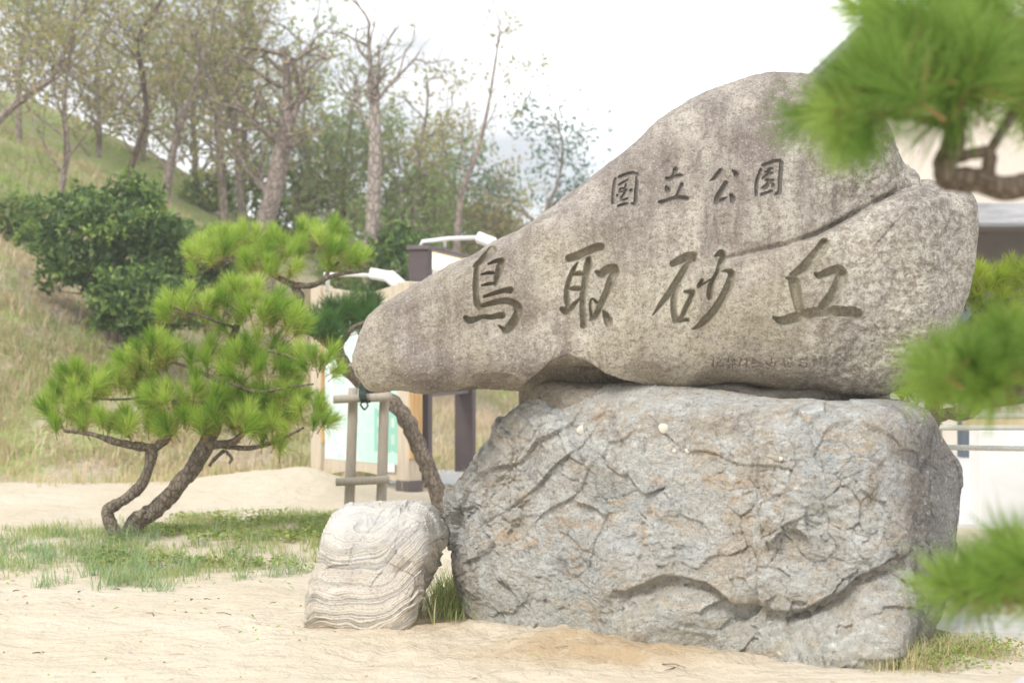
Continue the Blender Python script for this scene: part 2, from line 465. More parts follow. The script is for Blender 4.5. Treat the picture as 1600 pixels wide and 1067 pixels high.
def mortar_mat():
    k = M_("mortar", 0.95, 0.1)
    c = k.mix(k.ramp(k.noise(6, 6, 0.7, k.mp((1, 1, 2.2))), [(0.40, 0.0), (0.60, 1.0)]), (0.47, 0.42, 0.355), (0.33, 0.285, 0.24))
    c = k.mix(k.ramp(k.noise(22, 5, 0.75), [(0.34, 0.8), (0.46, 0.0)]), c, (0.17, 0.145, 0.115))
    c = k.mix(k.ramp(k.noise(60, 3, 0.7), [(0.56, 0.0), (0.68, 0.6)]), c, (0.62, 0.58, 0.51))
    k.color(c).bump(k.noise(28, 6, 0.75), 0.04, 1.0); return k.m

MAT = {
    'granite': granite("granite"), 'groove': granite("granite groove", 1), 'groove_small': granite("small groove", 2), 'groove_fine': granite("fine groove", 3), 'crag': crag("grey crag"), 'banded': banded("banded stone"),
    'sand': sand_mat(), 'hill': hill_mat(),
    'mortar': mortar_mat(),
    'spot': plain("lichen", (0.66, 0.62, 0.53), 0.9, 0.05, 20),
    'needle': needle_mat("pine needles", (0.15, 0.29, 0.03), (0.37, 0.54, 0.07), (0.62, 0.72, 0.18)),
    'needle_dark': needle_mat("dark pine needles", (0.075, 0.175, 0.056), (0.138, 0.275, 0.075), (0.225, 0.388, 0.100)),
    'needle_near': needle_mat("near pine needles", (0.09, 0.20, 0.03), (0.25, 0.39, 0.065), (0.46, 0.58, 0.15)),
    'needle_yellow': needle_mat("yellow pine needles", (0.20, 0.29, 0.02), (0.36, 0.46, 0.04), (0.50, 0.58, 0.07)),
    'bark': bark_mat("pine bark", (0.165, 0.13, 0.10), (0.30, 0.25, 0.20)),
    'bark_near': bark_mat("near pine bark", (0.15, 0.115, 0.085), (0.25, 0.20, 0.155), 1.6),
    'bark_far': bark_mat("grey tree bark", (0.297, 0.236, 0.203), (0.446, 0.371, 0.324), 0.4),
    'bark_dark': bark_mat("dark tree bark", (0.144, 0.108, 0.084), (0.240, 0.186, 0.150), 0.4),
    'bark_pale': bark_mat("pale tree bark", (0.345, 0.293, 0.253), (0.483, 0.414, 0.368), 0.4),
    'olive': leaf_mat("olive leaves", [(0.0, (0.250, 0.275, 0.100)), (0.45, (0.388, 0.388, 0.163)), (0.75, (0.500, 0.438, 0.225)), (1.0, (0.525, 0.375, 0.225))], 0.45),
    'fresh': leaf_mat("fresh leaves", [(0.0, (0.18, 0.28, 0.09)), (0.5, (0.30, 0.39, 0.14)), (1.0, (0.44, 0.46, 0.20))], 0.5),
    'bluish': leaf_mat("blue green leaves", [(0.0, (0.10, 0.17, 0.14)), (0.6, (0.17, 0.26, 0.20)), (1.0, (0.24, 0.31, 0.20))], 0.4),
    'bush': leaf_mat("glossy bush leaves", [(0.0, (0.045, 0.09, 0.035)), (0.5, (0.11, 0.19, 0.055)), (0.85, (0.20, 0.30, 0.08)), (1.0, (0.32, 0.42, 0.10))], 0.3, 0.4),
    'grass': leaf_mat("grass blades", [(0.0, (0.230, 0.345, 0.103)), (0.35, (0.345, 0.448, 0.138)), (0.6, (0.483, 0.517, 0.230)), (0.8, (0.632, 0.540, 0.333)), (1.0, (0.667, 0.540, 0.333))], 0.35, 0.7),
    'bluegrass': leaf_mat("bluish grass", [(0.0, (0.20, 0.34, 0.16)), (0.6, (0.34, 0.46, 0.23)), (1.0, (0.50, 0.47, 0.28))], 0.35, 0.7),
    'drygrass': leaf_mat("dry grass", [(0.0, (0.325, 0.388, 0.138)), (0.3, (0.525, 0.475, 0.250)), (0.6, (0.675, 0.550, 0.375)), (1.0, (0.750, 0.613, 0.463))], 0.35, 0.8),
    'cover': leaf_mat("ground cover leaves", [(0.0, (0.16, 0.27, 0.05)), (0.6, (0.30, 0.42, 0.09)), (0.85, (0.45, 0.46, 0.13)), (1.0, (0.36, 0.22, 0.10))], 0.35),
    'pole': plain("weathered pole", (0.44, 0.385, 0.32), 0.75, 0.07, 9, 0.25, None, (6, 6, 0.8)),
    'timber': plain("board timber", (0.62, 0.53, 0.42), 0.7, 0.06, 5, 0.25, None, (5, 5, 0.5)),
    'timber_warm': plain("orange timber", (0.66, 0.42, 0.20), 0.7, 0.1, 4, 0.25, None, (5, 5, 0.5)),
    'white': plain("white paint", (0.80, 0.80, 0.80), 0.4, 0.02, 6),
    'dark': plain("dark brown steel", (0.105, 0.082, 0.082), 0.55, 0.05, 3),
    'dark2': plain("greyish brown steel", (0.15, 0.125, 0.125), 0.5, 0.05, 3),
    'twine': plain("green twine", (0.04, 0.06, 0.045), 0.8, 0.1, 40),
    'concrete': plain("pale concrete", (0.56, 0.55, 0.53), 0.85, 0.06, 5),
    'plaza': plain("plaza paving", (0.66, 0.65, 0.64), 0.8, 0.03, 3),
    'cream': plain("cream wall", (0.72, 0.63, 0.54), 0.8, 0.02, 1.5),
    'greywall': plain("grey wall", (0.42, 0.42, 0.43), 0.7, 0.05, 2),
    'beam': plain("weathered grey beam", (0.44, 0.44, 0.455), 0.75, 0.14, 4, 0.3, None, (0.4, 2, 2)),
    'bluepost': plain("blue grey post", (0.10, 0.12, 0.15), 0.5, 0.04, 3),
    'recess': plain("brown inner wall", (0.20, 0.165, 0.13), 0.8, 0.05, 1.5),
    'glass': plain("window glass", (0.05, 0.065, 0.09), 0.08, 0.02, 2, 0.6),
    'rail': plain("pale metal rail", (0.58, 0.57, 0.54), 0.4, 0.03, 5),
    'tan': plain("tan timber", (0.52, 0.40, 0.25), 0.7, 0.06, 5),
    'rope': plain("white rope", (0.62, 0.62, 0.58), 0.9, 0.08, 60),
    'lit': plain("lit sign head", (0.8, 0.7, 0.55), 0.5, 0.02, 4, 0.3, ((1.0, 0.80, 0.52), 0.9)),
}

# ------------------------------------------------------------------ ground and hill
_fr = np.random.default_rng(77)
FEET = []                                        # footprints of visitors walking past the stones
for _ in range(7):
    fx, fy, a = _fr.uniform(-4, 2), _fr.uniform(6.3, 9.3), _fr.uniform(-0.5, 0.5) + (3.14 if _fr.random() < 0.5 else 0)
    for k in range(9):
        sx, sy = fx + math.cos(a) * 0.62 * (k - 4) - math.sin(a) * 0.09 * (-1) ** k, fy + math.sin(a) * 0.62 * (k - 4) + math.cos(a) * 0.09 * (-1) ** k
        if not (-1.1 < sx < 2.4 and sy > 7.2): FEET.append((sx, sy, a + _fr.normal() * 0.15, _fr.uniform(0.006, 0.016)))

def gz(x, y):
    x = np.asarray(x, float); y = np.asarray(y, float)
    p = np.stack([x, y, 0 * x], -1)
    z = 0.035 * fbm(p * 0.55, 3, 0.5, 3) + 0.018 * fbm(p * 2.2, 3, 0.5, 8)
    z = z + 0.010 * fbm(p * 5.0, 2, 0.5, 9)
    near = smooth(60, 20, y)
    z = z * near
    for fx, fy, ang, fd in FEET:
        m = (np.abs(x - fx) < 0.4) & (np.abs(y - fy) < 0.4)
        if not np.any(m): continue
        ca, sa = math.cos(ang), math.sin(ang); uu = ((x - fx) * ca + (y - fy) * sa) / 0.13; vv = (-(x - fx) * sa + (y - fy) * ca) / 0.055; q = uu * uu + vv * vv
        z = z + np.where(m, fd * (-1.1 * np.exp(-q * 0.9) + 0.5 * np.exp(-(np.sqrt(q) - 1.7) ** 2 * 5)), 0)
    def g(cx, cy, sx, sy, a): return a * np.exp(-((x - cx) / sx) ** 2 - ((y - cy) / sy) ** 2)
    z = z + g(0.25, 7.35, 0.34, 0.2, 0.09) + g(0.75, 7.12, 0.36, 0.18, 0.06) + g(1.15, 7.0, 0.25, 0.15, 0.03) + g(-0.2, 7.75, 0.2, 0.12, 0.05)
    z = z + g(-2.7, 15.8, 1.0, 0.9, 0.24) + g(-2.2, 15.6, 0.4, 0.6, 0.10) + g(-5.2, 15.5, 1.6, 1.2, 0.12)
    z = z + g(-2.8, 11.7, 1.7, 0.8, 0.06)
    z = z + (g(0.2, 7.3, 1.0, 0.5, 1) + g(-0.5, 7.7, 0.4, 0.3, 0.7)) * 0.05 * np.maximum(0, fbm(p * 5.5, 4, 0.6, 21, True) - 0.35)
    return z

def hz(x, y):
    """terrain of the wooded bank that climbs to the left and to the back"""
    x = np.asarray(x, float); y = np.asarray(y, float)
    p = np.stack([x, y, 0 * x], -1)
    s = 0.44 * (-x - 2.9) + 0.20 * (y - 18.6) + 0.16 * np.maximum(0, -x - 6.5)
    s = s + 0.35 * fbm(p * 0.22, 3, 0.5, 31)
    s = np.where(x > 0, s - 0.30 * x, s)
    w = 0.5
    z = w * np.logaddexp(0, s / w) - 0.05
    top = 15.0
    z = z * smooth(15.8, 20.0, y) - 0.03
    z = np.where(z > 5, 5 + (top - 5) * (1 - np.exp(-(z - 5) / (top - 5))), z)
    z = z - 0.30 * np.maximum(0, y - 37) * (z > 0)
    z = z + 0.10 * fbm(p * 0.9, 3, 0.5, 41) * smooth(0.1, 0.8, z)
    return np.where(y < 15.8, z - (15.8 - y) * 0.2, z)

def axis(segs):
    out = []
    for a, b, n in segs: out += list(np.linspace(a, b, n, endpoint=False))
    return np.array(out + [segs[-1][1]])

def sheet(name, xs, ys, fn, m, tint=None):
    X, Y = np.meshgrid(xs, ys, indexing='ij'); Z = fn(X, Y)
    v = np.stack([X, Y, Z], -1).reshape(-1, 3); nx, ny = len(xs), len(ys)
    i = np.arange(nx - 1)[:, None] * ny; j = np.arange(ny - 1)[None]
    q = np.stack([i + j, i + ny + j, i + ny + j + 1, i + j + 1], -1).reshape(-1, 4)
    t = None if tint is None else tint(X, Y).ravel()
    me = mesh_np(name, v, q, None, True, t); me.materials.append(m)
    o = bpy.data.objects.new(name, me); COL.objects.link(o); return o

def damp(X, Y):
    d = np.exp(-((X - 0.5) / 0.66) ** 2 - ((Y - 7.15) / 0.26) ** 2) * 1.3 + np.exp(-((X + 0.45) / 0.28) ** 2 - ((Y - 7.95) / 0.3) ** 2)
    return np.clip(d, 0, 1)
o = sheet("sand_ground", axis([(-300, -60, 8), (-60, -9, 24), (-9, -4, 60), (-4, 3.6, 250), (3.6, 12, 60), (12, 80, 22), (80, 300, 8)]),
          axis([(-60, 0, 20), (0, 5.5, 50), (5.5, 9.5, 190), (9.5, 19, 170), (19, 60, 60), (60, 400, 20)]), gz, MAT['sand'], damp)
tag(o, "pale dry sand spread around the stones", kind='structure')
o = sheet("hillside", axis([(-60, -14, 40), (-14, 2, 170), (2, 9, 30)]), axis([(15.2, 30, 160), (30, 60, 70)]), hz, MAT['hill'])
tag(o, "bank of dry and green grass climbing to the left", kind='structure')

# paving at the lower right
def slab(name, corners, z0, z1, m):
    mb = MB(); n = len(corners)
    v = [(x, y, z1) for x, y in corners] + [(x, y, z0) for x, y in corners]
    t = [(0, k, k + 1) for k in range(1, n - 1)]; q = [(k, n + k, n + (k + 1) % n, (k + 1) % n) for k in range(n)]
    mb.add(v, q, t); return mb.build(name, m, None, (0, 0, 0), False)
o = slab("paving_kerb", [(2.18, 7.95), (2.35, 7.62), (9, 7.25), (9, 7.75), (2.6, 8.15)], -0.1, 0.035, MAT['concrete']); tag(o, "pale concrete edging across the sand", kind='structure')
o = slab("paved_path", [(2.20, 6.35), (2.75, 7.12), (9, 6.75), (9, 3.0), (2.0, 3.0)], -0.1, 0.03, MAT['concrete']); tag(o, "light grey paved path at the edge of the sand", kind='structure')
o = slab("plaza", [(3.2, 12.6), (30, 12.0), (30, 40), (4.0, 40)], -0.1, 0.035, MAT['plaza']); tag(o, "bright paved forecourt before the building", kind='structure')
o = slab("rest_path", [(-1.6, 16.6), (1.6, 16.2), (3.0, 18.2), (-1.0, 18.6)], -0.1, 0.05, MAT['plaza']); tag(o, "pale path behind the stones", kind='structure')

# ------------------------------------------------------------------ the boulders
def lerp_outline(px, pts):
    a = np.array(pts, float); return np.interp(px, a[:, 0], a[:, 1])

def stone_grid(x0, x1, top, bot, yc, b0, nx, nf, nb, n_z=3.5, p_x=4.0, bprof=None, typ=(0.6, 0.35)):
    """closed shell: rings across the stone, from the left tip to the right tip"""
    s = 0.5 - 0.5 * np.cos(np.linspace(0.0, np.pi, nx)); lin = np.linspace(0, 1, nx); s = 0.25 * s + 0.75 * lin
    s = np.clip(s, 0.0008, 0.9992)
    px = x0 + (x1 - x0) * s
    Yc = yc(px)
    k = np.ones(5) / 5
    def sm(a): b = np.convolve(np.pad(a, 4, mode='edge'), np.ones(9) / 9, 'valid'); return b
    tz = sm(CH + (HY - lerp_outline(px, top)) / F * Yc); bz = sm(lerp_outline(px, bot[0]) if isinstance(bot, tuple) else CH + (HY - lerp_outline(px, bot)) / F * Yc)
    X = (px - 800) / F * Yc
    a = np.maximum((tz - bz) / 2, 0.002); zc = (tz + bz) / 2
    b = b0(px) * (1 - np.abs(2 * s - 1) ** p_x) ** (1 / p_x)
    # ring parameter: even spacing along the typical ring
    th = np.linspace(0, np.pi, 6001); e = 2 / n_z
    cz = np.sign(np.cos(th)) * np.abs(np.cos(th)) ** e; cy = np.abs(np.sin(th)) ** e
    arc = np.concatenate([[0], np.cumsum(np.hypot(np.diff(cz) * typ[0], np.diff(cy) * typ[1]))]); arc /= arc[-1]
    tf = np.interp(np.linspace(0, 1, nf, endpoint=False), arc, th); tb = np.pi + np.interp(np.linspace(0, 1, nb, endpoint=False), arc, th)
    t = np.concatenate([tf, tb])
    c = np.sign(np.cos(t)) * np.abs(np.cos(t)) ** e; sn = np.sign(np.sin(t)) * np.abs(np.sin(t)) ** e
    G = np.zeros((nx, len(t), 3))
    G[..., 0] = X[:, None]; G[..., 2] = zc[:, None] + a[:, None] * c[None]; G[..., 1] = Yc[:, None] - b[:, None] * sn[None]
    return G

def grid_normals(G):
    du = np.gradient(G, axis=0); Gp = np.concatenate([G[:, -1:], G, G[:, :1]], 1); dv = (Gp[:, 2:] - Gp[:, :-2]) / 2
    n = np.cross(du, dv); l = np.linalg.norm(n, axis=2, keepdims=True); n = n / np.maximum(l, 1e-12)
    c = G.mean(axis=1, keepdims=True)
    flip = np.sign(np.sum(n * (G - c), axis=2).mean()); return n * flip

def grid_faces(nx, nt):
    i = np.arange(nx - 1)[:, None] * nt; j = np.arange(nt)[None]; jn = (j + 1) % nt
    q = np.stack([i + j, i + jn, i + nt + jn, i + nt + j], -1).reshape(-1, 4)
    c0, c1 = nx * nt, nx * nt + 1
    k = np.arange(nt); kn = (k + 1) % nt
    t = np.vstack([np.stack([np.full(nt, c0), kn, k], -1), np.stack([np.full(nt, c1), (nx - 1) * nt + k, (nx - 1) * nt + kn], -1)])
    return q, t

def with_caps(G):
    return np.vstack([G.reshape(-1, 3), G[0].mean(0), G[-1].mean(0)])

def project(G):
    Y = G[..., 1]; return 800 + G[..., 0] / Y * F, HY - (G[..., 2] - CH) / Y * F

def crease(px, py, line, on, off, fade):
    """distance (in photo pixels) below a traced ledge line, and its weight along the line"""
    a = np.array(line, float); ly = np.interp(px, a[:, 0], a[:, 1])
    w = smooth(a[0, 0] - 0, a[0, 0] + fade, px) * (1 - smooth(a[-1, 0] - fade, a[-1, 0], px))
    return py - ly, w

# ---- inscription strokes: (origin x, origin y, zoom), strokes of (x, y, radius)
CHARS = [
 ("large", (715, 375, 6.667), "bird character, leftmost of the four large carved characters", [
  [(360,110,50),(280,190,42),(200,260,28),(172,278,15)],
  [(200,285,26),(190,420,32),(190,560,32),(205,660,36),(235,715,28)],
  [(325,250,14),(390,225,25),(450,215,30)],
  [(455,220,36),(440,300,42),(410,390,34),(395,470,18)],
  [(250,360,12),(320,345,22),(375,345,18)], [(255,475,12),(320,460,22),(380,455,18)],
  [(280,590,18),(400,550,27),(500,525,30),(545,525,40)],
  [(250,690,25),(330,665,30),(440,640,35),(540,640,38),(610,680,42),(635,740,46),(610,810,48),(560,890,52),(510,945,42),(470,925,22),(425,890,8)],
  [(85,810,28),(125,840,42),(190,825,32),(260,800,24),(350,805,30),(420,790,34),(462,790,38)]]),
 ("large", (865, 370, 6.667), "second of the four large carved characters, with a long upright stroke", [
  [(165,225,44),(240,205,48),(350,155,48),(450,115,48),(490,110,45)],
  [(250,270,10),(210,340,25),(165,450,28),(140,560,30),(138,650,30),(150,720,28)],
  [(85,750,24),(130,775,48),(180,750,35),(230,690,22),(280,635,12)],
  [(365,225,28),(360,300,44),(335,420,38),(320,520,34),(305,610,32),(300,720,32),(308,830,34),(312,930,34)],
  [(205,395,25),(265,385,30),(330,400,18)], [(170,545,25),(240,540,32),(310,550,20)],
  [(445,365,18),(500,390,45),(560,345,52),(620,340,58)],
  [(640,370,48),(600,450,42),(560,560,38),(510,670,36),(470,770,36),(430,840,36),(400,860,26)],
  [(400,840,22),(385,760,16),(385,690,14),(405,645,10),(450,685,20),(480,690,18)],
  [(510,765,10),(545,820,35),(570,880,44),(575,910,36)]]),
 ("large", (1010, 375, 7.113), "third of the four large carved characters, with long falling strokes", [
  [(295,265,38),(380,225,52),(460,190,55),(515,185,50)],
  [(530,215,40),(470,270,36),(420,340,44),(340,470,44),(240,620,42),(160,720,32),(90,815,12),(65,838,4)],
  [(365,510,24),(320,580,34),(300,680,34),(305,800,34),(325,900,36)],
  [(430,575,15),(490,580,32),(515,590,34),(495,650,34),(450,740,34),(410,830,30),(370,890,25)],
  [(340,915,28),(400,895,26),(455,885,22),(470,905,10)],
  [(770,180,15),(830,150,42),(855,190,38),(825,260,34),(800,340,28),(760,420,26),(720,500,34),(705,600,38),(705,645,30)],
  [(620,450,22),(600,500,32),(585,520,25)], [(620,505,18),(660,475,13),(700,450,10),(760,410,8)],
  [(840,350,10),(900,345,18),(945,370,40),(940,440,44),(900,550,50),(830,680,50),(740,810,50),(650,900,46),(570,965,28),(510,990,8)]]),
 ("large", (1200, 365, 6.667), "hill character, rightmost of the four large carved characters", [
  [(590,110,60),(540,180,60),(460,270,58),(380,350,54),(300,410,45),(235,425,14)],
  [(190,460,12),(265,480,50),(275,520,60),(295,620,58),(320,740,50),(330,790,45)],
  [(490,420,14),(540,440,38),(620,410,46),(720,380,52),(770,430,62),(740,530,66),(680,640,62),(610,730,60),(570,770,50)],
  [(60,875,15),(150,910,48),(280,880,60),(420,840,60),(580,815,58),(750,815,56),(880,820,56),(940,840,54)]]),
 ("small", (945, 260, 11.43), "boxed character, leftmost of the four small carved characters", [
  [(190,220,20),(165,340,22),(145,500,24),(140,660,22)], [(265,190,30),(380,145,26),(500,120,26),(590,140,14)],
  [(560,190,15),(570,300,26),(555,450,30),(548,600,32),(530,670,30),(470,655,10)], [(260,330,20),(340,280,18),(415,240,14)],
  [(375,320,14),(360,390,16),(290,400,18),(265,445,16),(310,455,12),(385,420,20),(340,500,22),(300,560,24),(310,605,20),(370,590,20),(410,575,14)],
  [(466,428,28),(470,434,28)], [(218,518,22),(222,524,22)], [(240,710,22),(330,680,24),(410,665,18)]]),
 ("small", (945, 260, 11.43), "second of the four small carved characters, with a wide foot stroke", [
  [(1260,60,42),(1240,120,30),(1225,165,25)], [(1100,215,22),(1150,225,34),(1240,180,32),(1340,165,30),(1375,165,24)],
  [(1095,370,22),(1120,420,45),(1140,440,30)], [(1375,325,32),(1340,410,26),(1300,490,22),(1270,545,22)],
  [(965,630,16),(1010,640,32),(1120,605,32),(1250,565,34),(1370,560,34),(1470,575,38)]]),
 ("small", (1095, 240, 11.43), "third of the four small carved characters, open strokes without a box", [
  [(355,300,32),(290,380,34),(230,450,28),(165,483,6)], [(560,300,10),(610,340,34),(635,380,45)],
  [(445,530,42),(390,620,44),(330,720,44),(290,810,48),(275,870,36)], [(330,850,28),(400,820,28),(470,775,6)],
  [(540,740,28),(570,800,48),(560,840,38)]]),
 ("small", (1095, 240, 11.43), "boxed character, rightmost of the four small carved characters", [
  [(1070,290,26),(1035,390,26),(1000,500,30),(990,620,28),(990,740,26)], [(1115,210,28),(1220,175,28),(1330,135,30),(1410,130,32)],
  [(1440,170,36),(1430,300,34),(1415,450,34),(1415,600,34),(1400,690,40),(1340,725,20)],
  [(1205,285,18),(1285,268,14)], [(1150,325,14),(1230,318,16)], [(1235,275,16),(1215,345,20),(1160,400,16),(1095,455,12)], [(1180,370,14),(1270,350,20)],
  [(1150,480,14),(1200,470,18),(1190,540,22),(1120,600,20),(1090,620,14)], [(1100,615,14),(1160,620,22),(1210,560,16)],
  [(1230,480,14),(1295,475,16),(1250,520,14),(1310,560,18),(1270,590,14)], [(1085,735,24),(1170,705,24),(1265,670,22)]]),
 ("tiny", (1105, 545, 14.545), "fine carved signature line below the large characters", [
  [(140,205,18),(152,228,16)], [(100,270,14),(170,260,14),(130,320,14)], [(140,330,14),(150,415,14)], [(100,410,10),(135,340,12)],
  [(230,200,12),(300,205,14)], [(225,260,12),(310,245,14),(285,290,10),(230,285,10)], [(230,320,12),(225,400,12)], [(230,330,12),(370,320,16),(350,400,16)],
  [(240,370,10),(340,365,10)], [(285,330,10),(285,410,12)],
  [(480,225,16),(480,310,18)], [(440,320,12),(500,310,12)], [(430,385,14),(545,355,14)], [(455,425,12),(515,400,12),(480,440,14)], [(570,260,14),(580,440,16)], [(570,255,14),(635,245,14),(610,310,12),(640,380,18)],
  [(760,240,22),(815,265,14)], [(770,250,18),(740,340,18),(700,400,18)], [(890,220,20),(900,330,22),(910,435,20)], [(840,340,12),(890,345,10)], [(920,290,12),(960,275,10)],
  [(1045,230,14),(1050,310,14)], [(1050,240,12),(1110,250,12)], [(1050,285,12),(1110,280,12)], [(985,355,14),(1100,325,14),(1240,330,14)], [(1030,400,14),(1040,440,14),(1110,405,12)], [(1130,385,14),(1280,430,14)],
  [(1465,215,22),(1465,320,18),(1390,365,22),(1350,320,20)], [(1465,345,14),(1540,320,10)], [(1570,310,22),(1540,385,18)]]),
 ("tiny2", (1205, 545, 12.3), None, [
  [(245,180,16),(270,345,18)], [(195,330,10),(250,240,13)], [(205,240,10),(300,230,10)], [(335,190,11),(405,180,14),(380,225,11)], [(320,240,14),(340,350,16),(385,345,14)], [(350,260,10),(420,270,10),(370,300,10)], [(380,300,11),(430,325,11)],
  [(610,180,12),(560,230,12)], [(610,190,12),(700,190,11)], [(590,200,11),(700,240,11)], [(530,300,12),(570,340,14),(580,300,10)], [(600,270,12),(690,290,15),(670,350,16),(620,360,14)],
  [(830,160,13),(825,300,11),(850,330,13)], [(790,240,10),(880,210,10)], [(980,130,11),(940,210,10)], [(930,210,10),(1030,190,10)], [(945,220,9),(945,310,9)], [(950,255,8),(1020,255,8)], [(950,285,8),(1020,285,8)], [(940,315,8),(1050,320,8)],
  [(1190,120,11),(1320,130,12),(1440,230,14),(1500,225,11)], [(1150,310,13),(1175,350,15)], [(1160,290,10),(1290,280,11),(1270,320,10)], [(1200,325,8),(1290,320,8)]]),
]

def split_tiny():
    out = []
    for c in CHARS:
        if not c[0].startswith("tiny"): out.append(c); continue
        cuts = [0, 10, 16, 21, 27, 30] if c[0] == "tiny" else [0, 7, 12, 20, 24]
        for a, b in zip(cuts[:-1], cuts[1:]): out.append((c[0], c[1], None, c[3][a:b]))
    return out
CHARS = split_tiny()

def carve_field(px, py, front):
    depth = np.zeros(px.shape); ident = np.full(px.shape, -1)
    shp = {"large": (0.040, 4.2), "small": (0.017, 2.4), "tiny": (0.007, 0.9), "tiny2": (0.005, 0.9)}
    for ci, (kind, (ox, oy, sc), lab, strokes) in enumerate(CHARS):
        D, wl = shp[kind]
        cid = ci
        pts = np.array([p for st in strokes for p in st], float)
        x0, x1 = ox + pts[:, 0].min() / sc - 12, ox + pts[:, 0].max() / sc + 12; y0, y1 = oy + pts[:, 1].min() / sc - 12, oy + pts[:, 1].max() / sc + 12
        m = front & (px > x0) & (px < x1) & (py > y0) & (py < y1); ii = np.nonzero(m); qx, qy = px[ii], py[ii]
        sd = np.full(qx.shape, 99.0)
        for st in strokes:
            a = np.array(st, float)
            if len(a) > 2: p3, r3 = catmull(np.c_[a[:, :2], 0 * a[:, :1]], a[:, 2], 5); a = np.c_[p3[:, :2], r3]
            a = a / sc; a[:, 0] += ox; a[:, 1] += oy
            for k in range(len(a) - 1):
                d = a[k + 1, :2] - a[k, :2]; L = d @ d + 1e-9
                t = np.clip(((qx - a[k, 0]) * d[0] + (qy - a[k, 1]) * d[1]) / L, 0, 1)
                r = a[k, 2] + (a[k + 1, 2] - a[k, 2]) * t
                if kind.startswith("tiny"): r = r * 0.85
                sd = np.minimum(sd, np.hypot(qx - a[k, 0] - d[0] * t, qy - a[k, 1] - d[1] * t) - r)
        u = np.clip(-sd / wl, 0, 1); dep = D * (1 - (1 - u) ** 2.2)
        if kind == "large": dep = dep + 0.010 * np.clip(-sd / 10, 0, 1) * (u > 0)
        cur = depth[ii]; better = dep > cur
        depth[ii] = np.where(better, dep, cur)
        idv = ident[ii]; ident[ii] = np.where(sd < 0.1, cid, idv)
    return depth, ident

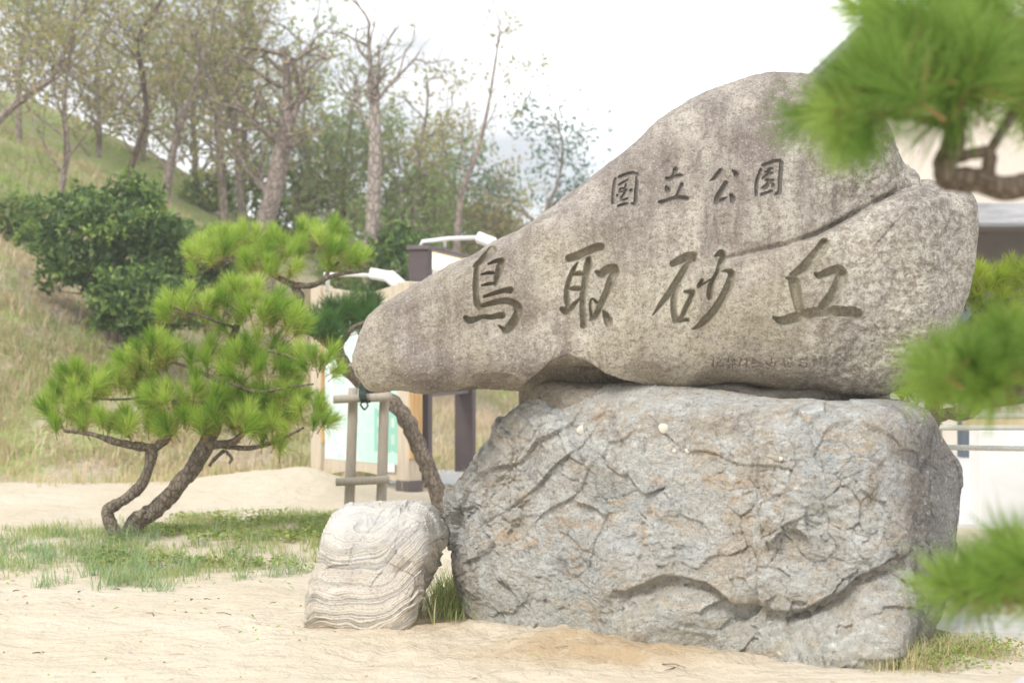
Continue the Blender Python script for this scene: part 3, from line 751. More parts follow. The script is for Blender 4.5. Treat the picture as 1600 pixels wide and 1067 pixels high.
def upper_boulder():
    top = [(549,572),(551,548),(556,530),(563,513),(575,496),(600,475),(640,455),(665,440),(700,416),(750,389),(800,362),(850,334),(900,301),(950,270),(980,247),(1005,226),(1015,206),(1040,178),(1075,155),(1120,135),(1165,118),(1200,112),(1240,110),(1285,116),(1330,140),(1365,180),(1390,230),(1404,258),(1424,274),(1431,290),(1445,291),(1470,291),(1490,298),(1500,312),(1505,335),(1507,350)]
    bot = [(549,574),(556,590),(575,603),(600,609),(700,611),(800,612),(830,608),(900,604),(1000,604),(1100,606),(1300,612),(1385,612),(1420,596),(1440,568),(1458,535),(1475,500),(1489,462),(1494,425),(1501,385),(1507,352)]
    yc = lambda px: 7.86 - 0.0001 * (px - 1000)
    b0 = lambda px: np.interp(px, [549, 700, 900, 1200, 1507], [0.24, 0.30, 0.36, 0.38, 0.40])
    nx, nf, nb = 950, 430, 40
    G = stone_grid(549, 1507, top, bot, yc, b0, nx, nf, nb, 3.6, 4.6, None, (0.55, 0.34))
    N = grid_normals(G); px, py = project(G)
    front = np.zeros(px.shape, bool); front[:, :nf] = True
    d = 0.05 * fbm(G * 1.5, 3, 0.5, 5) + 0.012 * fbm(G * 6.0, 3, 0.5, 9)
    fv, _ = facets(G * 2.2 + 0.3 * np.stack([perlin(G * 2, 3), perlin(G * 2, 4), perlin(G * 2, 6)], -1), 12, 0.6, 0.15)
    rightness = smooth(1180, 1420, px)
    d = d + fv * 0.015 * rightness
    f2, _ = facets(G * 6.5 + 0.5 * np.stack([perlin(G * 5, 3), perlin(G * 5, 4), perlin(G * 5, 6)], -1), 15, 0.6, 0.2)
    d = d + (f2 * 0.005 + 0.014 * fbm(G * 13, 4, 0.6, 74, True)) * smooth(1240, 1400, px + 40 * perlin(G * 3, 75))
    d = d + 0.0030 * fbm(G * 38.0, 2, 0.6, 70)
    # ledge that stands proud at the right, with its shoulder line
    s, w = crease(px, py, [(1075, 425), (1120, 411), (1180, 396), (1230, 385), (1280, 367), (1340, 335), (1400, 303), (1435, 288), (1520, 285)], 0, 0, 1)
    amp = np.interp(px, [1075, 1180, 1300, 1430, 1510], [0.0, 0.06, 0.15, 0.25, 0.25])
    led = amp * (0.6 * smooth(-1, 7, s) + 0.4 * smooth(2, 38, s))
    gv = -0.05 * np.exp(-((s + 3) / 4.0) ** 2) * smooth(1090, 1230, px) * (0.6 + 0.8 * perlin(G * 7, 77))
    push = np.where(front, (led - 0.45 * amp) * (1 - 0.75 * smooth(1415, 1500, px)), 0); d = d + np.where(front, gv, 0)
    # hollow under the belly, and the lens-shaped lip left of it
    lip = np.interp(px, [800, 835, 860, 885, 915, 945, 975, 1010, 1120, 1330, 1400], [618, 592, 566, 556, 562, 580, 592, 598, 601, 604, 606])
    hs = py - lip; hw = smooth(800, 840, px) * (1 - smooth(960, 1030, px))
    d = d - np.where(front, 0.12 * hw * smooth(-4, 16, hs), 0)
    lp2 = np.interp(px, [700, 740, 775, 800, 825], [615, 592, 584, 588, 604]); d = d - np.where(front, 0.03 * smooth(700, 740, px) * (1 - smooth(800, 830, px)) * smooth(-3, 5, py - lp2), 0)
    # crack near the lower right corner
    ck = np.interp(px, [1380, 1410, 1430, 1450], [605, 585, 572, 545]); d = d - np.where(front, 0.05 * smooth(1370, 1400, px) * smooth(-3, 6, py - ck), 0)
    # smoother dressed face where the letters are cut
    d = d * (1 - 0.6 * smooth(1440, 1500, px))
    G2 = G + N * d[..., None]; G2[..., 1] -= push
    px2, py2 = project(G2)
    dep, ident = carve_field(px2, py2, front)
    G2[..., 1] += dep
    q, t = grid_faces(nx, G.shape[1]); V = with_caps(G2)
    org = np.array((1.0, 7.86, 1.34)); V = V - org
    sid = np.sort(ident.reshape(-1)[q], axis=1); fid = np.where(sid[:, 3] >= 8, sid[:, 1], sid[:, 3])
    root_q = q[fid < 0]
    def sub(name, faces, tris, m, parent=None):
        used = np.unique(np.concatenate([faces.ravel(), tris.ravel()]) if tris is not None else faces.ravel())
        mp = np.full(len(V), -1); mp[used] = np.arange(len(used))
        me = mesh_np(name, V[used], mp[faces], mp[tris] if tris is not None else None); me.materials.append(m)
        o = bpy.data.objects.new(name, me); COL.objects.link(o)
        if parent: o.parent = parent
        return o
    root = sub("inscribed_boulder", root_q, t, MAT['granite']); root.location = org
    tag(root, "long pointed brown boulder carved with Japanese characters, lying across the grey rock", "boulder")
    for ci, c in enumerate(CHARS):
        f = q[fid == ci]
        if len(f) == 0: continue
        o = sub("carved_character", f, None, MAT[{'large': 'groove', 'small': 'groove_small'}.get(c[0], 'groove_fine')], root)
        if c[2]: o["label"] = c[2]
    return root
upper_boulder()

def lower_boulder():
    top = [(684,850),(686,835),(690,810),(700,782),(715,750),(740,714),(765,682),(790,652),(815,625),(840,605),(870,596),(940,597),(1100,610),(1250,622),(1385,624),(1420,634),(1448,655),(1475,690),(1492,712),(1502,728),(1504,740)]
    botz = ([(684,0.52),(690,0.36),(700,0.24),(712,0.12),(728,-0.05),(745,-0.15),(1385,-0.15),(1408,-0.08),(1430,0.08),(1455,0.27),(1472,0.45),(1488,0.62),(1498,0.80),(1504,0.86)],)
    yc = lambda px: np.interp(px, [684, 900, 1150, 1350, 1504], [8.42, 8.22, 8.02, 7.85, 7.80])
    b0 = lambda px: np.interp(px, [684, 760, 900, 1080, 1200, 1290, 1350, 1410, 1460, 1504], [0.45, 0.52, 0.60, 0.76, 0.86, 0.90, 0.82, 0.62, 0.42, 0.26])
    nx, nf, nb = 760, 390, 40
    G = stone_grid(684, 1504, top, botz, yc, b0, nx, nf, nb, 5.5, 2.7, None, (0.7, 0.6))
    N = grid_normals(G); px, py = project(G); front = np.zeros(px.shape, bool); front[:, :nf] = True
    W = np.stack([fbm(G * 1.6, 3, 0.5, 51), fbm(G * 1.6, 3, 0.5, 52), fbm(G * 1.6, 3, 0.5, 53)], -1)
    W2 = np.stack([fbm(G * 7, 3, 0.55, 54), fbm(G * 7, 3, 0.55, 55), fbm(G * 7, 3, 0.55, 56)], -1)
    A = np.array([[0.96, 0.1, 0.25], [-0.1, 1, 0.1], [-0.25, -0.1, 0.96]])
    Q = (G + 0.14 * W) @ A.T
    d = 0.13 * fbm(G * 1.15, 3, 0.5, 60)
    f1, e1 = facets(Q * np.array((2.3, 2.3, 2.9)), 61, 0.55, 0.5)
    f2, e2 = facets((Q + 0.018 * W2) * np.array((6.5, 6.5, 8.0)), 62, 0.7, 0.6)
    f3, e3 = facets((Q + 0.015 * W2) * np.array((17, 17, 24)), 63, 0.7, 0.7)
    d = d + 0.060 * f1 + 0.032 * f2 * smooth(-0.25, 0.3, fbm(G * 1.7, 2, 0.5, 67)) + 0.016 * f3 * smooth(-0.2, 0.2, fbm(G * 2.6, 2, 0.5, 68))
    rg = fbm((Q + 0.05 * W2) * np.array((4.0, 4.0, 5.5)), 5, 0.55, 64, True)
    d = d + 0.014 * (rg - 0.45)
    d = d - 0.012 * np.exp(-(e2 / 0.03) ** 2) * smooth(-0.1, 0.3, fbm(G * 2.1, 2, 0.5, 66))
    d = d + 0.006 * fbm(G * 30, 3, 0.6, 65)
    # deep ledge low on the face: the rock above overhangs, the rock below is set back
    s, _ = crease(px, py, [(930, 935), (985, 921), (1030, 903), (1075, 893), (1100, 903), (1150, 938), (1210, 950), (1260, 944), (1310, 923), (1370, 880), (1420, 855)], 0, 0, 1)
    s = s + 9 * perlin(G * 6, 71) + 4 * perlin(G * 15, 72)
    w = smooth(940, 1010, px) * (1 - smooth(1385, 1425, px))
    led = smooth(-2, 6, s) * (-0.065 + 0.125 * smooth(8, 70, s)) + 0.02 * smooth(-120, -5, s) * (1 - smooth(-4, 3, s))
    d = d + np.where(front, led * w, 0)
    # diagonal steps at the upper left shoulder
    s2 = (py - 700) * 0.75 + (px - 760) * 0.62 + 26 * perlin(G * 3.0, 73)
    st = np.abs(((s2 / 46) % 1.0)); d = d + np.where(front, 0.030 * (st - 0.5) * smooth(700, 740, px) * (1 - smooth(860, 960, px)) * (1 - smooth(760, 860, py)), 0)
    d = d + np.where(front, 0.14 * smooth(1150, 1300, px) * (1 - smooth(1345, 1400, px)) * smooth(930, 1010, py), 0)
    d = d + np.where(front, 0.05 * smooth(900, 1000, px) * (1 - smooth(1385, 1430, px)) * smooth(640, 760, py), 0)
    d = d * (1 - 0.65 * smooth(1425, 1495, px))
    # dressed shelf along the top
    d = d * (0.3 + 0.7 * smooth(622, 665, py)); d = np.maximum(d, -0.012 - 0.3 * smooth(615, 690, py))
    d = d + 0.0035 * fbm(Q * np.array((42, 42, 60)), 2, 0.6, 69, True)
    G2 = G + N * d[..., None]
    V = with_caps(G2); q, t = grid_faces(nx, G.shape[1]); org = np.array((1.0, 8.05, 0.0))
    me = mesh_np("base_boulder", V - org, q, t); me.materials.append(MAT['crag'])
    o = bpy.data.objects.new("base_boulder", me); COL.objects.link(o); o.location = org
    tag(o, "huge rough grey rock with overhanging ledge, carrying the inscribed boulder", "boulder")
    # bed of mortar between the two stones
    mb = MB(); n = 160; u = np.linspace(0, 1, n); pxs = 812 + (1405 - 812) * u
    rows = []
    prof = [(-0.20, 0.16), (-0.03, 0.10), (0.02, 0.11), (0.045, 0.14), (0.06, 0.22), (0.06, 0.6), (-0.20, 0.62)]
    for k, (dz, dy) in enumerate(prof):
        Yb = 7.56 + 0.35 * np.abs(2 * u - 1) ** 6
        zz = 1.305 + dz + 0.010 * np.sin(u * 17) * (k in (2, 3)); x = (pxs - 800) / F * 7.8
        rows.append(np.stack([x, Yb + dy, zz], -1))
    R = np.stack(rows, 1); R = R + 0.022 * np.stack([perlin(R * 4, 80), perlin(R * 5, 81), perlin(R * 6, 82)], -1) + 0.006 * np.stack([perlin(R * 21, 83)] * 3, -1)
    nt = len(prof); q, t = grid_faces(n, nt); mb.add(with_caps(R), q, t)
    mb.build("mortar_bed", MAT['mortar'], o)
    # round pale spots on the face
    flat = G2[:, :nf].reshape(-1, 3); fx, fy = px[:, :nf].ravel(), py[:, :nf].ravel(); gx, gy = project(G2[:, :nf]); gx, gy = gx.ravel(), gy.ravel()
    for (sx, sy, r) in ((909, 672, 8), (1037, 669, 8), (1054, 705, 3.5), (1075, 704, 4.5), (1220, 716, 3.5)):
        k = np.argmin((gx - sx) ** 2 + (gy - sy) ** 2 + 1e3 * (flat[:, 1] > 8.2)); c = flat[k]; rr = r / F * c[1]
        mb = MB(); a = np.linspace(0, 2 * np.pi, 18, endpoint=False); rad = rr * (1 + 0.08 * np.sin(3 * a + sx))
        ring = lambda f, y: np.stack([c[0] + f * rad * np.cos(a), np.full(18, c[1] + y), c[2] + f * rad * np.sin(a)], -1)
        Rr = np.stack([ring(0.02, -0.009), ring(0.85, -0.008), ring(1.0, -0.004), ring(1.0, 0.02)]); qq, tt = grid_faces(4, 18); mb.add(with_caps(Rr), qq, tt)
        mb.build("pale_spot", MAT['spot'], o)
    return o
lower_boulder()

def small_boulder():
    top = [(487,985),(489,960),(494,920),(500,880),(505,850),(512,825),(525,808),(550,798),(580,795),(620,794),(655,795),(668,801),(677,813),(684,830),(687,845)]
    botz = ([(487,0.0),(495,-0.1),(620,-0.12),(640,-0.05),(655,0.08),(668,0.22),(680,0.40),(687,0.50)],)
    yc = lambda px: 8.12 - 0.001 * (px - 587)
    b0 = lambda px: np.interp(px, [487, 590, 687], [0.40, 0.42, 0.36])
    nx, nf, nb = 300, 330, 60
    G = stone_grid(487, 687, top, botz, yc, b0, nx, nf, nb, 3.4, 4.5, None, (0.35, 0.35))
    # the top slopes back and the face leans
    zt = np.clip(G[..., 2] / 0.7, 0, 1); G[..., 1] += 0.16 * (zt - 0.3)
    N = grid_normals(G)
    u = G - np.array((-0.77, 8.0, 0.35))
    # strata: gently wavy, folding up towards the right
    lay = u[..., 2] - 0.10 * smooth(0.0, 0.35, u[..., 0]) - 0.35 * np.maximum(0, u[..., 0] - 0.08) + 0.12 * (u[..., 1]) + 0.075 * fbm(G * np.array((2.0, 2.0, 2.4)), 3, 0.5, 90) + 0.012 * fbm(G * 9, 2, 0.5, 91)
    s = lay * 13 + 1.6 * perlin(np.stack([lay * 9, lay * 0, lay * 0], -1), 92)
    saw = s - np.floor(s); prof = np.where(saw < 0.85, saw / 0.85, (1 - saw) / 0.15)
    amp = 0.003 + 0.020 * smooth(-0.1, 0.35, fbm(G * np.array((3.5, 3.5, 5)), 3, 0.55, 93))
    amp = amp * (1 - 0.75 * smooth(0.05, 0.25, u[..., 2]))
    s3 = lay * 61; saw3 = s3 - np.floor(s3)
    d = 0.05 * fbm(G * 2.0, 3, 0.5, 94) + amp * (prof - 0.5) + 0.006 * (saw3 - 0.5)
    fv, e = facets(G * np.array((4, 4, 5)), 95, 0.6, 0.4); d = d + 0.02 * fv
    f2, e2 = facets(G * np.array((15, 15, 13)), 96, 0.7, 0.5); d = d + 0.014 * f2 * smooth(-0.05, 0.25, u[..., 0] + 0.6 * u[..., 2] - 0.05)
    G2 = G + N * d[..., None]
    V = with_caps(G2); q, t = grid_faces(nx, G.shape[1]); org = np.array((-0.77, 8.1, 0.0))
    tint = np.concatenate([lay.ravel(), [lay[0].mean(), lay[-1].mean()]])
    me = mesh_np("banded_boulder", V - org, q, t, True, tint); me.materials.append(MAT['banded'])
    o = bpy.data.objects.new("banded_boulder", me); COL.objects.link(o); o.location = org
    tag(o, "small rounded stone with wavy grey and cream bands, beside the huge grey rock", "boulder")
small_boulder()

# ------------------------------------------------------------------ pines
def tuft_mesh(name, m, n, L, w, spread, seed, old=0.06, stem_m=None):
    """one shoot: needles fanning out round a short stem, +Z is the way it points"""
    r = np.random.default_rng(seed); v = []; t = []; tint = []
    for k in range(n):
        h = r.random() ** 0.8
        b = np.array((0, 0, (h - 0.5) * L * 0.55)); az = r.random() * 2 * np.pi
        isold = r.random() < old
        el = (math.radians(88) - spread * (0.25 + 0.75 * r.random()) * (1.15 - 0.75 * h)) if not isold else math.radians(-25 + 40 * r.random())
        d = np.array((math.cos(az) * math.cos(el), math.sin(az) * math.cos(el), math.sin(el)))
        ll = L * (0.72 + 0.36 * r.random()) * (0.85 if isold else 1)
        side = np.cross(d, r.normal(size=3)); side /= np.linalg.norm(side) + 1e-9
        bend = np.array((d[0] * 0.10, d[1] * 0.10, -0.10)) * ll * r.random()
        p1 = b + d * ll * 0.55; p2 = b + d * ll + bend
        i = len(v); v += [b - side * w * 0.35, b + side * w * 0.35, p1 + side * w * 0.5, p1 - side * w * 0.5, p2]
        t += [(i, i + 1, i + 2), (i, i + 2, i + 3), (i + 3, i + 2, i + 4)]
        tint += [1.0 if isold else r.random() * 0.95] * 5
    for a in range(4):
        a0, a1 = a * 1.571, (a + 1) * 1.571; i = len(v); rr = L * 0.028
        v += [np.array((rr * math.cos(a0), rr * math.sin(a0), -L * 0.55)), np.array((rr * math.cos(a1), rr * math.sin(a1), -L * 0.55)), np.array((0, 0, L * 0.22))]; t.append((i, i + 1, i + 2)); tint += [1.0] * 3
    me = mesh_np(name, np.array(v), None, np.array(t), True, tint); me.materials.append(m)
    return me

def add_tuft(root, me, pos, direction, scale, rng):
    o = bpy.data.objects.new("needle_tuft", me); COL.objects.link(o); o.parent = root
    q = Vector(direction).to_track_quat('Z', 'Y') @ Quaternion((0, 0, 1), rng.random() * 6.283)
    o.rotation_mode = 'QUATERNION'; o.rotation_quaternion = q
    o.location = Vector(pos) - root.location; o.scale = (scale,) * 3
    return o

def pad_tufts(root, variants, pads, Y, spacing, rng, depth=0.8, droop=0.0, size=1.0):
    """pads: (px, py, half width, half height, depth offset in metres) in the crown"""
    made = 0
    for (cx, cy, rx, ry, dy) in pads:
        Yp = Y + dy; n = max(2, int(rx * ry * 3.5 / (spacing * spacing)))
        c = P(cx, cy, Yp); a = rx / F * Yp; h = ry / F * Yp; dd = max(0.18, a * depth)
        pts = []
        for _ in range(n * 14):
            if len(pts) >= n: break
            th = rng.random() * 2 * np.pi; rr = math.sqrt(rng.random())
            x, y = rr * math.cos(th), rr * math.sin(th)
            z = math.sqrt(max(0, 1 - rr * rr)) * (0.40 + 0.60 * rng.random()) * 1.6 - 0.85
            q = c + np.array((x * a * 0.88, y * dd * 0.88, z * h))
            if all(np.linalg.norm(q - o) > spacing / F * Yp * 0.62 for o in pts): pts.append(q)
        for q in pts:
            e = (q - c) / np.array((a, dd, max(h, a * 0.5)))
            d = np.array((e[0] * 0.75, e[1] * 0.75, 0.95 + 0.3 * e[2] - droop)) + rng.normal(size=3) * 0.16
            add_tuft(root, variants[rng.integers(len(variants))], q, d, size * (0.82 + 0.36 * rng.random()), rng); made += 1
    return made

def limb(root, name, pts, Y, m, seed=0, rough=0.35, sides=12, fine=6, thick=1.0):
    """pts: (px, py, radius px[, depth offset])"""
    mb = MB(); w = np.array([P(p[0], p[1], Y + (p[3] if len(p) > 3 else 0)) for p in pts]); r = np.array([p[2] for p in pts]) / F * Y * thick
    mb.tube(w, r, sides, True, rough, fine, seed); return mb.build(name, m, root)

NV = [tuft_mesh("needle_tuft", MAT['needle'], 190, 0.172, 0.0031, math.radians(58), 100 + k, 0.08) for k in range(6)]
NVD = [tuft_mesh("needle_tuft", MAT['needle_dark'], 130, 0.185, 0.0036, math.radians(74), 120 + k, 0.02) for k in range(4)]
NVY = [tuft_mesh("needle_tuft", MAT['needle_yellow'], 130, 0.165, 0.0034, math.radians(70), 140 + k, 0.03) for k in range(4)]
NVN = [tuft_mesh("needle_tuft", MAT['needle_near'], 230, 0.170, 0.0022, math.radians(104), 160 + k, 0.04) for k in range(5)]

def left_pine():
    Y = 11.6; b = P(185, 852, Y); b[2] = float(gz(b[0], b[1])) - 0.02
    root = empty("pine_tree", b); tag(root, "twin trunked garden pine with layered needle pads standing in the grass", "pine tree", "shaped pine trees around the stones")
    m = MAT['bark']
    limb(root, "trunk", [(188,868,27),(196,845,25),(215,815,24),(250,790,23),(290,745,21),(315,710,21),(330,680,20),(343,640,16),(350,600,13,.05),(355,550,11,.1),(370,510,9,.1),(388,465,6,.05)], Y, m, 1, thick=0.6)
    limb(root, "trunk", [(204,868,24),(192,848,24),(176,825,19),(168,803,15),(174,792,16),(197,779,14),(222,755,14),(232,728,13),(237,705,15),(240,698,13)], Y - 0.12, m, 2, thick=0.6)
    limb(root, "knot", [(212,815,9),(218,804,10),(226,797,8)], Y - 0.28, m, 3, 0.5, thick=0.6)
    for k, pts in enumerate([
        [(240,700,12,-.12),(207,696,10,-.2),(180,690,9,-.25),(150,680,6,-.3),(120,675,4,-.3),(100,672,3,-.3),(94,655,3,-.25)],
        [(238,702,12,-.12),(255,690,11,-.05),(268,675,9,0),(282,650,6,0)],
        [(322,696,13),(345,694,11,-.15),(365,690,9,-.25),(382,675,6,-.3),(402,668,4,-.3)],
        [(350,697,7,-.1),(390,700,6,-.2),(430,690,4,-.3),(475,668,3,-.3)],
        [(350,704,5,-.15),(336,716,5,-.2),(327,728,4,-.2)], [(352,704,4,-.2),(362,716,4,-.25),(358,724,3,-.25)],
        [(346,632,8),(300,628,6,-.1),(240,622,5,.1),(180,624,4,.2),(130,622,3,.2)],
        [(350,600,9),(300,575,7,.3),(250,562,5,.4),(215,560,3,.4)], [(352,595,9),(400,612,7,-.3),(450,605,4,-.4),(490,600,3,-.4)],
        [(356,548,8),(420,548,6,-.2),(485,570,4,-.3)], [(368,512,7),(310,492,5,-.2),(275,482,3,-.2)], [(384,478,6),(440,490,4,.2)],
        [(372,505,6),(360,470,4,.2),(390,440,3,.3)]]):
        limb(root, "branch", pts, Y, m, 10 + k, 0.4, 9, 5, thick=0.62 if k < 6 else 0.42)
    g = np.random.default_rng(5)
    pads = [(385,452,62,34,.1),(300,470,48,32,-.1),(405,492,62,28,-.1),(448,488,26,26,-.2),
            (300,552,108,36,.1),(400,555,66,42,-.15),(488,560,40,26,-.3),(240,545,50,26,-.3),
            (125,602,58,40,-.1),(100,640,32,34,-.35),(205,592,55,36,.3),(290,606,60,34,-.35),(360,606,50,30,.35),(440,606,48,34,-.2),
            (165,658,48,26,-.3),(230,656,48,26,-.1),(292,652,50,30,-.3),(352,648,50,32,-.45),(420,646,58,30,-.2),(480,642,44,28,-.35),(420,692,34,12,-.35),(260,640,60,26,.4),(400,630,60,26,.45)]
    n = pad_tufts(root, NV, [(a, b + 9, c * 1.04, d * 0.98, e) for a, b, c, d, e in pads], Y, 21.2, g)
    return n

def leaning_pine():
    Y = 13.2; b = P(690, 815, Y); b[2] = float(gz(b[0], b[1])) - 0.03
    root = empty("pine_tree", b); tag(root, "pine with one long leaning trunk, propped by the wooden frame behind the stones", "pine tree", "shaped pine trees around the stones")
    m = MAT['bark']
    limb(root, "trunk", [(692,826,18),(688,790,17),(672,738,17),(650,690,17),(634,654,17),(610,626,16),(580,607,16),(548,582,15),(522,542,14),(492,517,13),(470,503,12),(462,485,11),(468,465,11),(460,448,9),(448,440,7)], Y, m, 31, 0.4, 14, thick=0.72)
    for k, pts in enumerate([[(458,446,8),(488,446,6,-.1),(512,434,5,-.15),(535,428,4,-.2),(565,425,3,-.2)], [(508,436,5,-.1),(516,420,4,-.15),(530,410,3,-.2)],
        [(455,444,7),(415,424,6,.1),(370,408,5,.1),(320,402,3,.1)], [(522,545,9),(538,530,7,-.15),(552,512,5,-.2),(580,500,4,-.2)], [(535,560,8),(528,530,6,.15),(510,515,4,.2)]]):
        limb(root, "branch", pts, Y, m, 40 + k, 0.4, 9, 5, thick=0.7)
    g = np.random.default_rng(6)
    pad_tufts(root, NV, [(335,398,62,36,0),(385,385,60,40,.2),(350,372,50,26,.3),(425,408,48,30,-.2),(450,385,48,30,.1),(500,372,58,32,.2),(505,392,44,28,-.3),(548,408,36,26,-.1),(400,420,40,18,-.3)], Y, 22, g)
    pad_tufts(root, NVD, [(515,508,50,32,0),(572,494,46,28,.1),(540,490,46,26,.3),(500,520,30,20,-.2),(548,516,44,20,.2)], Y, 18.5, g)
leaning_pine(); left_pine()

def back_pine():
    Y = 10.6; b = P(1445, 860, Y); b[2] = float(gz(b[0], b[1]))
    root = empty("pine_tree", b); tag(root, "yellow green pine growing behind the right end of the huge rock", "pine tree", "shaped pine trees around the stones")
    m = MAT['bark']
    limb(root, "trunk", [(1440,880,20),(1436,800,18),(1442,720,16),(1455,660,13),(1462,600,11,.2),(1490,540,9,.4),(1540,480,7,.5),(1580,450,5,.5)], Y, m, 51)
    for k, pts in enumerate([[(1455,655,9),(1480,646,8,-.1),(1500,640,7,-.2),(1540,632,5,-.2),(1610,625,4,-.2)], [(1478,646,6,-.1),(1490,652,5,-.1),(1515,650,5,-.2),(1530,640,4,-.2)], [(1455,650,7),(1430,640,5,.2),(1415,625,3,.2)]]):
        limb(root, "branch", pts, Y, m, 60 + k, 0.4, 9, 5)
    g = np.random.default_rng(8)
    pad_tufts(root, NVY, [(1540,450,62,34,.3),(1610,440,60,36,.2),(1500,470,40,30,.5),(1440,615,46,26,-.1),(1500,625,50,18,-.2),(1560,612,60,26,-.1),(1625,605,50,30,-.1),(1420,606,28,18,.2),(1570,490,70,30,.4),(1530,432,50,24,.2)], Y, 21, g, size=0.95)
back_pine()

def near_pine():
    Y = 3.25; b = np.array((1.72, 3.4, 0.0)); b[2] = float(gz(b[0], b[1])) - 0.02
    root = empty("pine_tree", b); tag(root, "blurred close pine reaching in from beyond the edge with big green tufts", "pine tree", "shaped pine trees around the stones")
    m = MAT['bark_near']
    mb = MB(); mb.tube([b + np.array((0, 0, -0.05)), b + np.array((0.02, 0, 0.5)), b + np.array((-0.04, 0.02, 1.1)), b + np.array((0.03, 0, 1.7)), b + np.array((-0.02, -0.02, 2.3)), b + np.array((0.0, 0, 2.6))], [0.07, 0.06, 0.055, 0.05, 0.035, 0.015], 14, True, 0.3, 6, 71); mb.build("trunk", m, root)
    for k, pts in enumerate([
        [(1960,330,26,.15),(1780,300,22,.1),(1640,288,20),(1560,292,19),(1510,280,20),(1482,278,20),(1478,255,20),(1492,215,18),(1490,160,13),(1470,110,8)],
        [(1538,285,11),(1545,262,11),(1545,240,10),(1520,240,9),(1492,248,10)],
        [(1490,200,9),(1430,185,6,-.05),(1360,180,5,-.05),(1300,190,4,-.05)], [(1545,240,8),(1600,150,7,.2),(1660,60,5,.3)], [(1490,160,8),(1440,80,5,.2),(1420,20,4,.25)],
        [(1960,680,20,.15),(1760,645,14,.1),(1640,618,11),(1560,606,8),(1475,592,5)], [(1640,618,7),(1600,580,5,.1),(1560,540,4,.1)],
        [(1960,1040,18,.15),(1760,980,12,.1),(1640,945,9),(1560,932,7),(1495,926,4)]]):
        limb(root, "branch", pts, Y, m, 80 + k, 0.3, 10, 6)
    g = np.random.default_rng(9)
    def T(px, py, dy, sx, sz, n, up=0.6, s=1.0):
        for _ in range(n):
            o = g.normal(size=3) * np.array((sx, 45, sz)); Yq = Y + dy + o[1] / F * Y * 2
            q = P(px + o[0], py + o[2], Yq); d = np.array((-0.35 + g.normal() * 0.35 + o[0] / 150, g.normal() * 0.35 - 0.15, up + g.normal() * 0.35 - o[2] / 160))
            add_tuft(root, NVN[g.integers(len(NVN))], q, d, s * (0.8 + 0.35 * g.random()), g)
    T(1455, 125, 0, 34, 18, 11, 0.6); T(1370, 140, -0.05, 30, 18, 9, 0.5); T(1315, 165, 0, 18, 14, 6, 0.2, 0.8); T(1530, 110, 0.1, 30, 30, 9); T(1345, 185, 0, 24, 12, 3, 0.0, 0.75)
    T(1290, 215, 0, 12, 8, 2, -0.2, 0.7)
    T(1450, 40, 0.35, 40, 22, 9); T(1560, 40, 0.4, 40, 30, 12); T(1620, 120, 0.3, 30, 40, 10); T(1620, 170, 0.25, 25, 14, 3, 0.3, 0.8)
    T(1575, 562, 0.1, 36, 14, 7, 0.5, 0.8); T(1505, 575, 0, 26, 12, 5, 0.35, 0.8); T(1625, 560, 0.1, 30, 24, 6, 0.6, 0.8); T(1560, 600, 0, 36, 8, 4, 0.1, 0.7); T(1475, 580, 0.0, 12, 10, 3, 0.3, 0.7)
    T(1575, 905, 0, 32, 10, 6, 0.5, 0.8); T(1505, 918, 0, 22, 8, 4, 0.3, 0.75); T(1630, 895, 0, 22, 18, 7, 0.6, 0.85)
near_pine()

# ------------------------------------------------------------------ prop frame, boards, building
def prop_frame():
    Y = 12.9; b = P(573, 820, Y); b[2] = float(gz(b[0], b[1]))
    root = empty("tree_prop", b); tag(root, "pale wooden prop of two poles and two crossbars holding up the leaning pine trunk", "tree prop")
    for (x0, x1) in ((552, 544), (601, 594)):
        limb(root, "post", [(x0, 606, 7.6), (x0 - 2, 680, 7.8), (x1 + 2, 780, 8.2), (x1, 835, 8.4)], Y, MAT['pole'], 0, 0.03, 16, 3)
    limb(root, "crossbar", [(521, 624, 6.6), (566, 622, 6.8), (612, 620, 7.2)], Y - 0.10, MAT['pole'], 0, 0.03, 14, 3)
    limb(root, "crossbar", [(525, 753, 6.2), (566, 751, 6.4), (608, 749, 6.6)], Y - 0.10, MAT['pole'], 0, 0.03, 14, 3)
    mb = MB()
    for dx in (-3, 1, 5):
        w = []
        for a in np.linspace(0, 2 * np.pi, 17):
            w.append(P(571 + dx + 6 * math.sin(a), 613 - 15 * math.cos(a), Y - 0.09 + 0.12 * math.sin(a + 0.6)))
        mb.tube(w, 0.011, 6)
    mb.tube([P(568, 625, Y - 0.18), P(563, 632, Y - 0.2), P(569, 640, Y - 0.18)], 0.009, 6); mb.tube([P(572, 625, Y - 0.18), P(575, 634, Y - 0.2), P(570, 640, Y - 0.18)], 0.009, 6)
    o = mb.build("tie_cord", MAT['twine']); tag(o, "dark green cord tying the pine trunk to the top crossbar", "cord")
prop_frame()

